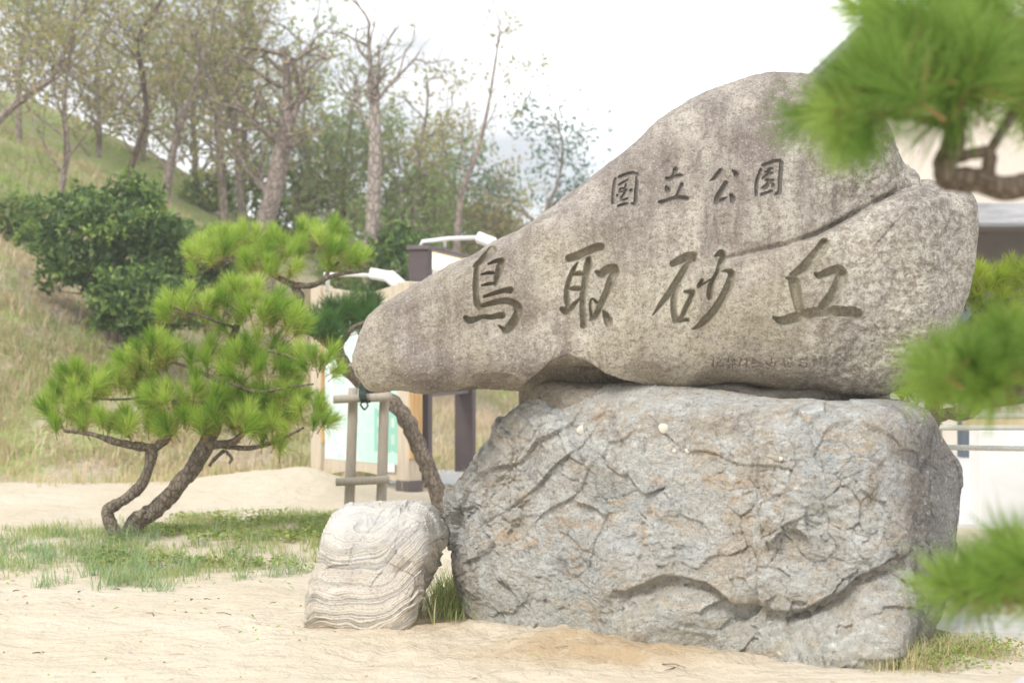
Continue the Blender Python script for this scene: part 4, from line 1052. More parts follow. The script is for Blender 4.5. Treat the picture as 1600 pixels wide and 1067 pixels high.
def map_print():
    k = M_("map print", 0.45, 0.4)
    u, v, _ = k.xyz(k.tc.outputs["UV"])
    c = k.mix(k.ramp(k.noise(7, 4, 0.6, k.tc.outputs["UV"]), [(0.45, 0.0), (0.52, 1.0)], 'LINEAR'), (0.80, 0.83, 0.83), (0.64, 0.82, 0.76))
    c = k.mix(k.ramp(k.noise(26, 2, 0.5, k.tc.outputs["UV"]), [(0.60, 0.0), (0.64, 0.8)]), c, (0.38, 0.66, 0.60))
    c = k.mix(k.ramp(v, [(0.84, 0.0), (0.845, 1.0)], 'CONSTANT'), c, (0.80, 0.80, 0.80))
    lo = k.math('MULTIPLY', k.ramp(v, [(0.0, 1.0), (0.42, 0.75), (0.5, 0.0)]), k.ramp(u, [(0.28, 0.0), (0.62, 1.0)]))
    c = k.mix(k.math('MULTIPLY', lo, 0.9), c, (0.50, 0.76, 0.67))
    b = k.n("ShaderNodeTexBrick"); b.offset = 0.0; k.l(k.tc.outputs["UV"], b.inputs["Vector"]); b.inputs["Scale"].default_value = 1.0
    b.inputs["Brick Width"].default_value = 0.085; b.inputs["Row Height"].default_value = 0.1; b.inputs["Mortar Size"].default_value = 0.022; b.inputs["Mortar"].default_value = (0.30, 0.60, 0.50, 1)
    b.inputs["Color1"].default_value = (0.62, 0.72, 0.66, 1); b.inputs["Color2"].default_value = (0.50, 0.66, 0.56, 1)
    blk = k.math('MULTIPLY', k.ramp(u, [(0.0, 0.0), (0.66, 1.0)], 'CONSTANT'), k.math('MULTIPLY', k.ramp(v, [(0.0, 0.0), (0.07, 1.0), (0.33, 0.0)], 'CONSTANT'), 1.0))
    c = k.mix(blk, c, b.outputs[0])
    k.color(c); return k.m

def quad_panel(name, m, A, B, z0, z1, off, parent, thick=0.03):
    """flat board from ground point A to B with a printed front (UV 0..1)"""
    A = np.array(A); B = np.array(B); d = B - A; L = np.linalg.norm(d); d = d / L; nrm = np.array((d[1], -d[0])); nrm = nrm if nrm[1] < 0 else -nrm
    c = (A + B) / 2 + nrm * off
    mb = MB(); mb.obox((c[0], c[1], (z0 + z1) / 2), [np.array((d[0], d[1], 0)) * L / 2, np.array((nrm[0], nrm[1], 0)) * thick / 2, np.array((0, 0, (z1 - z0) / 2))])
    o = mb.build(name, m, parent, None, False); me = o.data
    uv = me.uv_layers.new(name="UVMap"); par = np.array(parent.location)
    for lp in me.loops:
        w = np.array(me.vertices[lp.vertex_index].co) + par
        uv.data[lp.index].uv = (float(((w[:2] - A) @ d) / L), float((w[2] - z0) / (z1 - z0)))
    return o

def lamp(root, A, dirv, zb, L):
    """white bracket arm with a box shaped lamp head"""
    d = np.array((*dirv, 0.0)); d /= np.linalg.norm(d); A = np.array(A, float)
    mb = MB(); mb.tube([A, A + d * L * 0.5 + np.array((0, 0, 0.01)), A + d * L], 0.028, 10, True); o = mb.build("lamp_arm", MAT['white'], root)
    return o

def map_board():
    A, B = P(503, 755, 17.0), P(640, 772, 15.7)
    A[2] = float(max(gz(A[0], A[1]), hz(A[0], A[1]))); B[2] = float(gz(B[0], B[1]))
    root = empty("map_board", (A + B) / 2 * np.array((1, 1, 0))); tag(root, "timber notice board with a pale green map, behind the leaning pine", "notice board")
    d2 = (B - A)[:2]; d2 = d2 / np.linalg.norm(d2)
    zt = CH + (HY - 447) / F * 17.0
    for p, h in ((A, zt), (B, zt - 0.02)):
        mb = MB(); mb.box((p[0], p[1], (h + p[2] - 0.3) / 2), (0.20, 0.20, h - p[2] + 0.3), (d2[0], d2[1], 0), 0.015); o = mb.build("post", MAT['timber'], root, None, False)
    mb = MB(); mb.box((B[0], B[1], B[2] + 0.06), (0.225, 0.225, 0.14), (d2[0], d2[1], 0), 0.01); mb.build("post_shoe", MAT['dark2'], root, None, False)
    mb = MB(); q = B + np.array((0.11 * d2[0], 0.11 * d2[1], 0)); mb.box((q[0], q[1], 1.25), (0.03, 0.17, 1.7), (d2[0], d2[1], 0), 0.005); mb.build("trim_strip", MAT['timber_warm'], root, None, False)
    q = A + np.array((0.105 * d2[0], 0.105 * d2[1], 0)); mb = MB(); mb.box((q[0], q[1], 1.30), (0.02, 0.16, 1.6), (d2[0], d2[1], 0), 0.005); mb.build("trim_strip", MAT['timber_warm'], root, None, False)
    # top board: two sagging wings
    n = 40; mb = MB(); V = []; nn = np.array((-d2[1], d2[0])); nn = nn if nn[1] < 0 else -nn
    for u in np.linspace(0, 1, n):
        p = A[:2] + (B - A)[:2] * u; zt2 = zt - 0.01 - 0.11 * math.sin(np.pi * min(1, u / 0.75) * 0.5) + 0.10 * max(0, u - 0.62) / 0.38; zb = zt - 0.24 - 0.015 * math.sin(np.pi * u)
        for sgn, z in ((1, zt2), (1, zb), (-1, zb), (-1, zt2)): V.append((*(p + nn * 0.055 * sgn), z))
    G = np.array(V).reshape(n, 4, 3); q, t = grid_faces(n, 4); mb.add(with_caps(G), q, t); mb.build("top_board", MAT['timber'], root, None, False)
    z0 = CH + (HY - 716) / F * 16.9; z1 = zt - 0.17
    quad_panel("map_panel", map_print(), A[:2] + d2 * 0.11, B[:2] - d2 * 0.1, z0, z1, 0.02, root)
    mb = MB(); V = []
    for u in np.linspace(0, 1, n):
        p = A[:2] + d2 * 0.1 + (B[:2] - A[:2] - d2 * 0.2) * u; zb = z0 - 0.20 + 0.09 * math.sin(np.pi * u)
        for sgn, z in ((1, z0 - 0.004), (1, zb), (-1, zb), (-1, z0 - 0.004)): V.append((*(p + nn * 0.04 * sgn), z))
    G = np.array(V).reshape(n, 4, 3); q, t = grid_faces(n, 4); mb.add(with_caps(G), q, t); mb.build("bottom_board", MAT['timber'], root, None, False)
    p = B[:2] - d2 * 0.32 + nn * 0.06; mb = MB(); mb.box((p[0], p[1], z0 - 0.03), (0.26, 0.012, 0.10), (d2[0], d2[1], 0)); mb.build("label_plate", MAT['white'], root, None, False)
    # lamp on the top
    Yl = 16.3
    mb = MB(); mb.tube([P(506, 429, Yl), P(545, 429, Yl), P(586, 431, Yl)], 0.024, 10); mb.tube([P(512, 429, Yl), P(512, 455, Yl + 0.2)], 0.024, 10); mb.build("lamp_arm", MAT['white'], root)
    c0, c1 = P(578, 427, Yl), P(612, 433, Yl); a = (c1 - c0) / 2
    mb = MB(); mb.obox((c0 + c1) / 2, [a, np.array((0, 0.11, 0)), np.array((0.008, 0, 0.06))], 0.02); mb.build("lamp_housing", MAT['white'], root, None, False)
    c0, c1 = P(607, 430, Yl), P(637, 456, Yl); a = (c1 - c0) / 2; pz = np.array((a[2], 0, -a[0])); pz = -pz / np.linalg.norm(pz) * 0.075
    mb = MB(); mb.obox((c0 + c1) / 2, [a, np.array((0, 0.17, 0)), pz], 0.02); mb.build("lamp_head", MAT['white'], root, None, False)
    mb = MB(); mb.tube([P(617, 445, Yl + 0.1), P(617, 468, Yl)], 0.017, 8); mb.build("lamp_stem", MAT['white'], root)
    mb = MB(); mb.tube([P(630, 444, Yl), P(690, 443, Yl)], 0.022, 8); mb.build("lamp_arm", MAT['white'], root)
map_board()

def dark_sign():
    A, B = P(657, 762, 16.5), P(727, 742, 18.3); A[2] = B[2] = 0.0
    root = empty("sign_frame", (A + B) / 2); tag(root, "tall dark brown steel sign on two legs with a lit white panel", "sign")
    d2 = (B - A)[:2]; L = np.linalg.norm(d2); d2 = d2 / L; zt = CH + (HY - 385) / F * 16.5; zb = CH + (HY - 618) / F * 16.9
    for p in (A, B):
        mb = MB(); mb.box((p[0], p[1], (zt - 0.03) / 2 - 0.1), (0.16, 0.24, zt + 0.17), (d2[0], d2[1], 0), 0.008); mb.build("post", MAT['dark'], root, None, False)
    mid = (A + B)[:2] / 2
    mb = MB(); mb.box((*mid, zt - 0.02), (L + 0.22, 0.28, 0.05), (d2[0], d2[1], 0), 0.008); mb.build("top_rail", MAT['dark2'], root, None, False)
    mb = MB(); mb.box((*mid, zb + 0.03), (L - 0.17, 0.14, 0.07), (d2[0], d2[1], 0), 0.006); mb.build("bottom_rail", MAT['dark2'], root, None, False)
    quad_panel("sign_panel", MAT['white'], A[:2] + d2 * 0.085, B[:2] - d2 * 0.085, zb + 0.07, zt - 0.24, 0.02, root, 0.05)
    quad_panel("lit_header", MAT['lit'], A[:2] + d2 * 0.085, B[:2] - d2 * 0.085, zt - 0.236, zt - 0.048, 0.03, root, 0.05)
    mb = MB(); mb.tube([P(657, 386, 16.5), P(660, 378, 16.5), P(700, 373, 16.5), P(750, 371, 16.5)], 0.026, 10); mb.tube([P(695, 374, 16.5), P(694, 392, 17.3)], 0.02, 8); mb.build("lamp_arm", MAT['white'], root)
    c0, c1 = P(745, 370, 16.5), P(775, 382, 16.5); a = (c1 - c0) / 2; pz = np.array((a[2], 0, -a[0])); pz = -pz / np.linalg.norm(pz) * 0.06
    mb = MB(); mb.obox((c0 + c1) / 2, [a, np.array((0, 0.15, 0)), pz], 0.02); mb.build("lamp_head", MAT['white'], root, None, False)
dark_sign()

def right_side():
    Y = 21.0; x0 = P(1462, 0, Y)[0]; x1 = x0 + 12
    root = empty("shop_building", (x0 + 4, Y + 3, 0)); tag(root, "cream building with a deep grey eave beam and dark recess behind the rock", "building")
    zb0, zb1 = CH + (HY - 351) / F * Y, CH + (HY - 318) / F * Y
    def bx(name, m, xa, xb, ya, yb, za, zb, bev=0.0):
        mb = MB(); mb.obox(((xa + xb) / 2, (ya + yb) / 2, (za + zb) / 2), [np.array(((xb - xa) / 2, 0, 0)), np.array((0, (yb - ya) / 2, 0)), np.array((0, 0, (zb - za) / 2))], bev); return mb.build(name, m, root, None, False)
    bx("eave_beam", MAT['beam'], x0 + 0.05, x1, Y - 0.1, Y + 0.35, zb0, zb1, 0.02)
    bx("upper_wall", MAT['cream'], P(1400, 0, Y)[0], x1, Y + 0.1, Y + 7, zb1 + 0.002, zb1 + 2.6)
    bx("roof_edge", MAT['beam'], P(1400, 0, Y)[0] - 0.4, x1 + 0.4, Y - 0.4, Y + 7.4, zb1 + 2.602, zb1 + 2.75)
    for xx in (P(1511, 0, Y)[0], P(1511, 0, Y)[0] + 4.2, P(1511, 0, Y)[0] + 8.4): bx("eave_post", MAT['bluepost'], xx - 0.07, xx + 0.07, Y, Y + 0.25, 0.03, zb0 - 0.002, 0.01)
    bx("recess_wall", MAT['recess'], x0 + 0.2, x1, Y + 2.6, Y + 2.8, 1.7, zb0 + 0.2)
    bx("soffit", MAT['recess'], x0 + 0.2, x1, Y + 0.36, Y + 2.59, zb0 + 0.1, zb0 + 0.2)
    bx("lower_wall", MAT['greywall'], x0 - 0.6, P(1530, 0, Y)[0], Y + 1.9, Y + 2.55, 0.03, 1.1)
    bx("lower_wall", MAT['cream'], P(1533, 0, Y)[0], x1, Y + 1.9, Y + 2.55, 0.03, 1.2)
    bx("window", MAT['glass'], P(1488, 0, Y)[0], P(1526, 0, Y)[0], Y + 1.86, Y + 1.896, 0.12, 0.5)
    # low white wall, timber cap, rails
    Yw = 12.5; xw = P(1531, 0, Yw)[0]
    mb = MB(); mb.obox((xw + 3, Yw + 0.15, 0.43), [np.array((3, 0, 0)), np.array((0, 0.15, 0)), np.array((0, 0, 0.44))], 0.01); o = mb.build("low_wall", MAT['white'], None, (xw + 3, Yw, 0), False); tag(o, "low smooth white wall behind the rope barrier", "wall")
    mb = MB(); Yc = 12.72; mb.obox((P(1520, 0, Yc)[0] + 3, Yc + 0.2, 0.93), [np.array((3, 0, 0)), np.array((0, 0.12, 0)), np.array((0, 0, 0.052))], 0.01); o = mb.build("timber_cap", MAT['tan'], None, (xw + 3, Yc, 0), False); tag(o, "tan timber plank lying on top of the low white wall", "plank")
    Yr = 11.3; root2 = empty("handrail", (3.4, Yr, 0)); tag(root2, "pale double handrail running to the right behind the rock", "handrail")
    for py in (650, 668):
        z = CH + (HY - py) / F * Yr; mb = MB(); mb.obox(((P(1400, 0, Yr)[0] + 6.5) / 2, Yr, z), [np.array(((6.5 - P(1400, 0, Yr)[0]) / 2, 0, 0)), np.array((0, 0.03, 0)), np.array((0, 0, 0.021))], 0.012); mb.build("rail", MAT['rail'], root2)
    for x in (P(1410, 0, Yr)[0], 4.35, 6.4):
        mb = MB(); mb.tube([(x, Yr + 0.06, -0.1), (x, Yr + 0.06, 0.99)], 0.028, 12); mb.build("post", MAT['rail'], root2)
    # rope barrier
    Yp = 10.9; root3 = empty("rope_barrier", (4.0, Yp, 0)); tag(root3, "white twisted rope strung low before the white wall", "rope")
    xa, xb = P(1440, 0, Yp)[0], 5.4; z0 = CH + (HY - 698) / F * Yp
    for ph in (0, 2.094, 4.189):
        s = np.linspace(0, 1, 260); x = xa + (xb - xa) * s; an = s * 2 * np.pi * 26 + ph
        mb = MB(); mb.tube(np.stack([x, Yp + 0.012 * np.cos(an), z0 + 0.012 * np.sin(an) - 0.05 * np.sin(np.pi * np.clip(s, 0, 1)) * 0.3], -1), 0.0115, 6); mb.build("strand", MAT['rope'], root3)
    for x in (xa, xb): mb = MB(); mb.tube([(x, Yp + 0.03, -0.1), (x, Yp + 0.03, 0.9)], 0.035, 12); mb.build("post", MAT['pole'], root3)
right_side()

# ------------------------------------------------------------------ background trees and bushes
def rot_about(v, ax, a):
    ax = ax / (np.linalg.norm(ax) + 1e-9); return v * math.cos(a) + np.cross(ax, v) * math.sin(a) + ax * (ax @ v) * (1 - math.cos(a))

def sprout(mb, leaf, p, d, L, r, lvl, maxl, g, gn, up, kids):
    n = 5; pts = [p]; q = p.copy(); d = d / np.linalg.norm(d)
    for _ in range(n):
        d = d + g.normal(size=3) * gn + np.array((0, 0, up)); d = d / np.linalg.norm(d); q = q + d * L / n; pts.append(q)
    pts = np.array(pts); rad = np.linspace(r, max(0.0045, r * 0.4), n + 1)
    mb.tube(pts, rad, 6 if lvl == 0 else (4 if lvl == 1 else 3), False)
    if lvl >= maxl - 1: leaf.extend(pts[1:])
    if lvl < maxl:
        for k in range(kids):
            t = 0.25 + 0.75 * (k + g.random()) / kids; i = min(n - 1, int(t * n)); b = pts[i] + (pts[i + 1] - pts[i]) * (t * n - i)
            ax = np.cross(d, g.normal(size=3)); dd = rot_about((pts[min(n, i + 1)] - pts[i]) / (L / n), ax, math.radians(28 + 38 * g.random()))
            sprout(mb, leaf, b, dd, L * (0.5 + 0.25 * g.random()), max(0.005, r * 0.5), lvl + 1, maxl, g, gn, up, kids)

def leaf_cards(pts, per, size, spread, g, m, name, parent, bias=0.0):
    pts = np.asarray(pts); n = len(pts) * per
    if n == 0: return None
    c = np.repeat(pts, per, 0) + g.normal(size=(n, 3)) * spread
    a = g.normal(size=(n, 3)); a /= np.linalg.norm(a, axis=1)[:, None]; b = np.cross(a, g.normal(size=(n, 3))); b /= np.linalg.norm(b, axis=1)[:, None] + 1e-9
    s = size * (0.6 + 0.8 * g.random((n, 1)))
    nrm = np.cross(a, b)
    v = np.stack([c - a * s, c + b * s * 0.42 + nrm * s * 0.1, c + a * s, c - b * s * 0.42 + nrm * s * 0.1], 1).reshape(-1, 3)
    q = np.arange(4 * n).reshape(n, 4); t = np.clip(0.6 * np.repeat(g.random(n), 4) + 0.4 * np.repeat(np.repeat(g.random(len(pts)), per), 4) + bias, 0, 1)
    mb = MB(); mb.add(v, q); o = mb.build(name, m, parent, None, False, t); o["kind"] = 'stuff'; return o

def bg_tree(name, label, group, Y, trunk, m, leafm, seed, nlimb, L0, start=0.4, per=2, lsize=0.07, spread=0.16, maxl=2, kids=4, gn=0.16, up=0.05, bias=0.0, cat="tree", thick=0.62):
    g = np.random.default_rng(seed)
    pts = np.array([P(p[0], p[1], Y + (p[3] if len(p) > 3 else 0)) for p in trunk]); rad = np.array([p[2] for p in trunk]) / F * Y * thick
    b = pts[0].copy(); gzv = float(max(gz(b[0], b[1]), hz(b[0], b[1])))
    if b[2] > gzv: pts = np.vstack([[b[0], b[1], gzv - 0.1], pts]); rad = np.concatenate([[rad[0] * 1.15], rad])
    root = empty(name, (b[0], b[1], gzv)); tag(root, label, cat, group)
    mb = MB(); mb.tube(pts, rad, 9, True, 0.12, 6, seed); mb.build("trunk", m, root)
    dense, rd = catmull(pts, rad, 8); dense = dense + 0; leaf = []; mb = MB()
    for k in range(nlimb):
        t = start + (1 - start) * (k + g.random() * 0.8) / nlimb; i = min(len(dense) - 2, int(t * (len(dense) - 1)))
        az = g.random() * 2 * np.pi; d = np.array((math.cos(az), math.sin(az), 0.35 + 0.7 * t * g.random())); tg = dense[i + 1] - dense[i]; tg /= np.linalg.norm(tg) + 1e-9
        sprout(mb, leaf, dense[i], d + 0.4 * tg, L0 * (1.1 - 0.5 * t) * (0.7 + 0.6 * g.random()), max(0.012, rd[i] * 0.42), 0, maxl, g, gn, up, kids)
    d = dense[-1] - dense[-3]; sprout(mb, leaf, dense[-1], d / np.linalg.norm(d), L0 * 0.8, rd[-1] * 0.9, 0, maxl, g, gn, up, kids)
    mb.build("limbs", m, root)
    if per: leaf_cards(leaf, per, lsize, spread, g, leafm, "leaves", root, bias)
    return root

GT = "trees on the grassy bank"
bg_tree("bare_tree", "slender grey tree forking low, above the dark bush", GT, 26, [(92,330,9),(98,280,8),(105,235,8),(100,160,6),(110,80,5),(118,10,4)], MAT['bark_far'], MAT['olive'], 201, 9, 2.2, 0.3, 1, 0.065, 0.11)
bg_tree("bare_tree", "dark thin tree leaning to the right above the dark bush", GT, 27, [(195,295,9),(212,240,8),(228,180,7),(222,120,6),(215,65,5),(240,20,4)], MAT['bark_dark'], MAT['olive'], 202, 8, 1.8, 0.45, 1, 0.06, 0.11)
bg_tree("bare_tree", "brown tree with a curved limb arching right, beyond the dark bush", GT, 31, [(258,312,13),(268,250,11),(280,200,9),(300,150,7),(320,80,5)], MAT['bark_far'], MAT['olive'], 203, 9, 2.6, 0.3, 1, 0.075, 0.14)
bg_tree("leafy_tree", "grey trunked tree with thin olive leaves left of the stump-topped trunk", GT, 32, [(350,345,11),(345,260,10),(342,190,9),(350,110,6)], MAT['bark_far'], MAT['olive'], 204, 10, 2.6, 0.4, 2, 0.075, 0.15)
bg_tree("leafy_tree", "narrow brown tree close beside the stump-topped trunk, on its left", GT, 33.5, [(378,340,10),(372,260,9),(366,180,8),(380,90,5)], MAT['bark_far'], MAT['olive'], 205, 10, 2.6, 0.4, 2, 0.075, 0.15)
bg_tree("stump_topped_tree", "thick rough trunk broken off at its top, among bare branches", GT, 28, [(412,370,18),(425,310,17),(438,250,16),(447,200,16),(449,176,13)], MAT['bark_far'], MAT['olive'], 206, 6, 1.6, 0.35, 1, 0.06, 0.11, thick=0.85)
bg_tree("dead_tree", "tallest straight pale trunk with a bare dead crown", GT, 25, [(578,470,13),(580,400,12),(583,320,12),(586,240,11),(585,175,9),(584,140,6)], MAT['bark_pale'], MAT['olive'], 207, 6, 1.5, 0.75, 0, 0.06, 0.11, 2, 3, 0.2, 0.10, thick=0.95)
bg_tree("bare_tree", "thin dark tree curving right above the long boulder", GT, 30, [(712,430,10),(716,350,9),(722,300,7),(745,240,6),(762,170,4),(775,90,3)], MAT['bark_far'], MAT['olive'], 208, 7, 1.9, 0.4, 1, 0.06, 0.11, 2, 3, 0.17, 0.10)
bg_tree("bare_tree", "leftmost grey tree of the bank, with one long low limb", GT, 24, [(-30,260,12),(-10,200,11),(40,150,7),(85,118,5),(110,60,4)], MAT['bark_far'], MAT['olive'], 209, 8, 2.0, 0.3, 1, 0.065, 0.12)
bg_tree("bare_tree", "twin stemmed bare tree high above the olive crowns", GT, 38, [(380,260,9),(385,160,8),(395,90,6),(415,30,4)], MAT['bark_far'], MAT['olive'], 210, 8, 3.0, 0.45, 0, 0.06, 0.11, 2, 4, 0.14, 0.12)
GL = "leafy trees behind the bank"
for k, (lab, Y, tr, mt, sd, L0, per, bias) in enumerate([
    ("olive brown tree crown between the curved limb and the narrow brown tree", 38, [(300,340,9),(305,250,8),(300,170,6)], 'fresh', 221, 3.0, 6, 0.2),
    ("broad olive crown right of the stump-topped trunk", 37, [(480,400,10),(482,300,9),(478,210,7)], 'fresh', 222, 3.3, 6, 0.0),
    ("green crown just left of the tall dead trunk", 36, [(540,420,9),(535,330,8),(540,250,6)], 'fresh', 223, 2.5, 6, 0.1),
    ("yellowish crown just right of the tall dead trunk", 35, [(640,430,9),(648,330,8),(655,250,6)], 'olive', 224, 2.4, 5, 0.05),
    ("dull green crown behind the dark brown sign", 37, [(690,440,8),(695,370,7),(700,310,5)], 'fresh', 225, 2.0, 6, 0.15),
    ("olive crown high over the slender grey tree", 33, [(150,330,8),(155,200,7),(150,110,5)], 'olive', 226, 2.6, 4, 0.0),
    ("light green crown filling the upper left corner of the bank", 30, [(30,260,9),(30,120,7),(40,30,5)], 'fresh', 227, 2.4, 5, 0.2),
    ("low olive crown over the gap before the long boulder", 36, [(770,440,6),(775,390,5),(780,350,4)], 'olive', 228, 1.4, 4, 0.1),
    ("grey olive crown behind the leaning dark tree", 36, [(215,330,8),(225,230,7),(235,150,5)], 'olive', 229, 2.6, 4, 0.1),
    ("dense green crown low behind the map board", 34, [(610,470,9),(615,420,8),(620,370,5)], 'fresh', 230, 2.0, 6, 0.0)]):
    bg_tree("leafy_tree", lab, GL, Y, tr, MAT['bark_far'], MAT[mt], sd, 9, L0, 0.25, max(2, per - 3), 0.075, 0.17, 2, 4, 0.18, 0.03, bias)
bg_tree("blue_green_tree", "airy blue green tree showing above the long slope of the carved boulder", GL, 34, [(830,480,8),(840,400,7),(850,340,6),(870,290,4)], MAT['bark_far'], MAT['bluish'], 240, 8, 2.3, 0.4, 4, 0.07, 0.25, 2, 3, 0.18, 0.0)

def bush(name, label, cx, cy, rx, ry, Y, n, size, seed, m='bush', dy=0.0):
    g = np.random.default_rng(seed); c = P(cx, cy, Y); a, h = rx / F * Y, ry / F * Y; d = a * 0.8
    base = np.array((c[0], c[1], float(max(gz(c[0], c[1]), hz(c[0], c[1]))) - 0.05))
    root = empty(name, base); tag(root, label, "bush", "bushes on the grassy bank")
    u = g.normal(size=(n, 3)); u /= np.linalg.norm(u, axis=1)[:, None]
    lump = 1 + 0.55 * fbm(u * 1.9 + seed, 3, 0.6, seed); rr = (0.62 + 0.38 * g.random(n) ** 0.4) * lump
    p = c + u * rr[:, None] * np.array((a, d, h)); p[:, 2] = np.maximum(p[:, 2], base[2] + 0.08)
    leaf_cards(p, 1, size, 0.02, g, MAT[m], "leaves", root)
    u2 = u[: n // 7]; w = fbm(u2 * 2.2 + 3 + seed, 2, 0.5, seed + 3) > 0.08
    if w.any(): leaf_cards(c + u2[w] * (1.02 * lump[: n // 7][w])[:, None] * np.array((a, d, h)), 2, size * 0.8, 0.04, g, MAT['cover'], "vine_leaves", root, -0.1)
    mb = MB(); lf = []
    for k in range(9):
        az = k * 0.7 + g.random(); sprout(mb, lf, base + np.array((0.1 * math.cos(az), 0.1 * math.sin(az), 0)), np.array((0.6 * math.cos(az), 0.6 * math.sin(az), 1.2)), h * 1.3, 0.03, 0, 1, g, 0.15, 0.05, 4)
    mb.build("stems", MAT['bark_dark'], root)
bush("evergreen_bush", "large dark glossy bush on the bank behind the layered pine", 182, 378, 106, 88, 21.0, 9000, 0.062, 301)
bush("evergreen_bush", "lower dark bush tucked under the right end of the large bush", 225, 475, 85, 52, 19.8, 4500, 0.055, 302)
bush("evergreen_bush", "dull green bush left of the large dark bush", 22, 345, 40, 38, 23.5, 2000, 0.06, 303, 'fresh')
bush("evergreen_bush", "small dark shrub at the foot of the leaning bare tree", 330, 400, 60, 48, 24.0, 3200, 0.06, 304)
bush("evergreen_bush", "dark shrub between the map board and the brown sign", 625, 420, 60, 60, 25.0, 3500, 0.06, 305)
bush("evergreen_bush", "dark undergrowth shrub left of the tall dead trunk", 545, 425, 50, 45, 27.0, 2500, 0.06, 306, 'fresh')

for k, (lab, cx, cy, rx, ry, Y, n) in enumerate([
    ("pale green thicket on the ridge between the curved limb tree and the narrow brown tree", 325, 305, 45, 40, 34.0, 1500),
    ("pale green thicket behind the stump-topped trunk", 430, 300, 60, 55, 36.0, 2000),
    ("pale olive thicket between the stump-topped trunk and the tall dead trunk", 510, 330, 55, 70, 35.5, 2400),
    ("pale green thicket just right of the tall dead trunk", 640, 330, 50, 55, 37.0, 1900),
    ("olive thicket low behind the leaning dark tree", 735, 360, 45, 40, 38.0, 1400)]):
    bush("thicket", lab, cx, cy, rx, ry, Y, n, 0.075, 320 + k, 'fresh' if k != 2 else 'olive')

# ------------------------------------------------------------------ grass and weeds
def blades(name, label, n, pos, hgt, wid, m, seed, lean=0.5, tintf=None, cat=None):
    g = np.random.default_rng(seed); b = pos(g, n); n = len(b)
    az = g.random(n) * 2 * np.pi; h = hgt * (0.45 + 0.85 * g.random(n)); ln = lean * (0.3 + 1.0 * g.random(n))
    dx = np.stack([np.cos(az), np.sin(az)], -1); sd = np.stack([-np.sin(az), np.cos(az)], -1) * (wid * (0.6 + 0.8 * g.random(n)))[:, None] / 2
    z0 = b[:, 2]; a1 = np.minimum(ln * 0.55, 1.35); a2 = np.minimum(ln * 1.25, 1.9)
    up1 = h * 0.55 * np.cos(a1); r1 = h * 0.55 * np.sin(a1); up2 = np.maximum(up1 + h * 0.5 * np.cos(a2), 0.006); r2 = r1 + h * 0.5 * np.sin(a2)
    def pt(r, u, s): return np.stack([b[:, 0] + dx[:, 0] * r + sd[:, 0] * s, b[:, 1] + dx[:, 1] * r + sd[:, 1] * s, z0 + u], -1)
    v = np.stack([pt(0, -0.01, -1), pt(0, -0.01, 1), pt(r1, up1, 0.8), pt(r1, up1, -0.8), pt(r2, up2, 0)], 1).reshape(-1, 3)
    k = np.arange(n)[:, None] * 5
    t = np.concatenate([k + np.array([[0, 1, 2]]), k + np.array([[0, 2, 3]]), k + np.array([[3, 2, 4]])], 0)
    ti = np.clip(g.random(n) * 0.75 + (tintf(b) if tintf else 0.1), 0, 1)
    mb = MB(); mb.add(v, None, t); o = mb.build(name, MAT[m], None, (0, 0, 0), False, np.repeat(ti, 5)); tag(o, label, cat, None, 'stuff'); return o

def on_sand(x, y): return np.stack([x, y, gz(x, y)], -1)
def on_hill(x, y): return np.stack([x, y, np.maximum(gz(x, y), hz(x, y))], -1)

def strip_pos(g, n):
    x = g.uniform(-5.5, -0.75, n * 3); y = g.uniform(9.3, 14.2, n * 3); p = np.stack([x, y, 0 * x], -1)
    px = 800 + x / y * F; py = HY + CH / y * F
    lo = np.interp(px, [0, 120, 180, 240, 300, 380, 520], [900, 890, 915, 935, 905, 895, 890]); hi = np.interp(px, [0, 100, 200, 300, 420, 520, 700], [835, 828, 815, 805, 800, 800, 800])
    w = smooth(lo + 8, lo - 18, py) * smooth(hi - 8, hi + 14, py) * smooth(-0.12, 0.22, fbm(p * 1.9, 3, 0.6, 400) + 0.12 + 0.3 * fbm(p * 6, 2, 0.5, 401))
    k = g.random(len(x)) < w; return on_sand(x[k], y[k])[:n]
blades("grass", "green and straw grass growing in a strip round the twin trunked pine", 15000, strip_pos, 0.085, 0.0055, 'grass', 410, 0.9, lambda b: 0.35 * (perlin(b * 1.1, 403) + 0.12), "grass")
def blue_pos(g, n):
    x0 = g.normal(size=n) * 0.5 - 3.0; y0 = g.normal(size=n) * 0.45 + 10.4
    c = np.stack([g.normal(size=60) * 0.8 - 3.2, g.normal(size=60) * 0.5 + 10.6], -1); c = np.vstack([c, np.stack([g.normal(size=18) * 0.18 - 2.52, g.normal(size=18) * 0.3 + 9.7], -1), np.stack([g.normal(size=14) * 0.3 - 3.1, g.normal(size=14) * 0.12 + 11.5], -1)])
    i = g.integers(len(c), size=n); x = c[i, 0] + g.normal(size=n) * 0.045; y = c[i, 1] + g.normal(size=n) * 0.045; return on_sand(x, y)
blades("sedge", "bluish green sedge tufts sprawling on the sand before the pine", 2600, blue_pos, 0.17, 0.005, 'bluegrass', 411, 1.45, None, "sedge")
def hill_pos(g, n):
    x = g.uniform(-14, 2.0, n * 2); y = g.uniform(17.0, 31.0, n * 2); p = np.stack([x, y, 0 * x], -1)
    k = (hz(x, y) > gz(x, y) - 0.03) & (g.random(len(x)) < (0.4 + 0.6 * smooth(-0.2, 0.2, fbm(p * 0.8, 2, 0.5, 420)))); return on_hill(x[k], y[k])[:n]
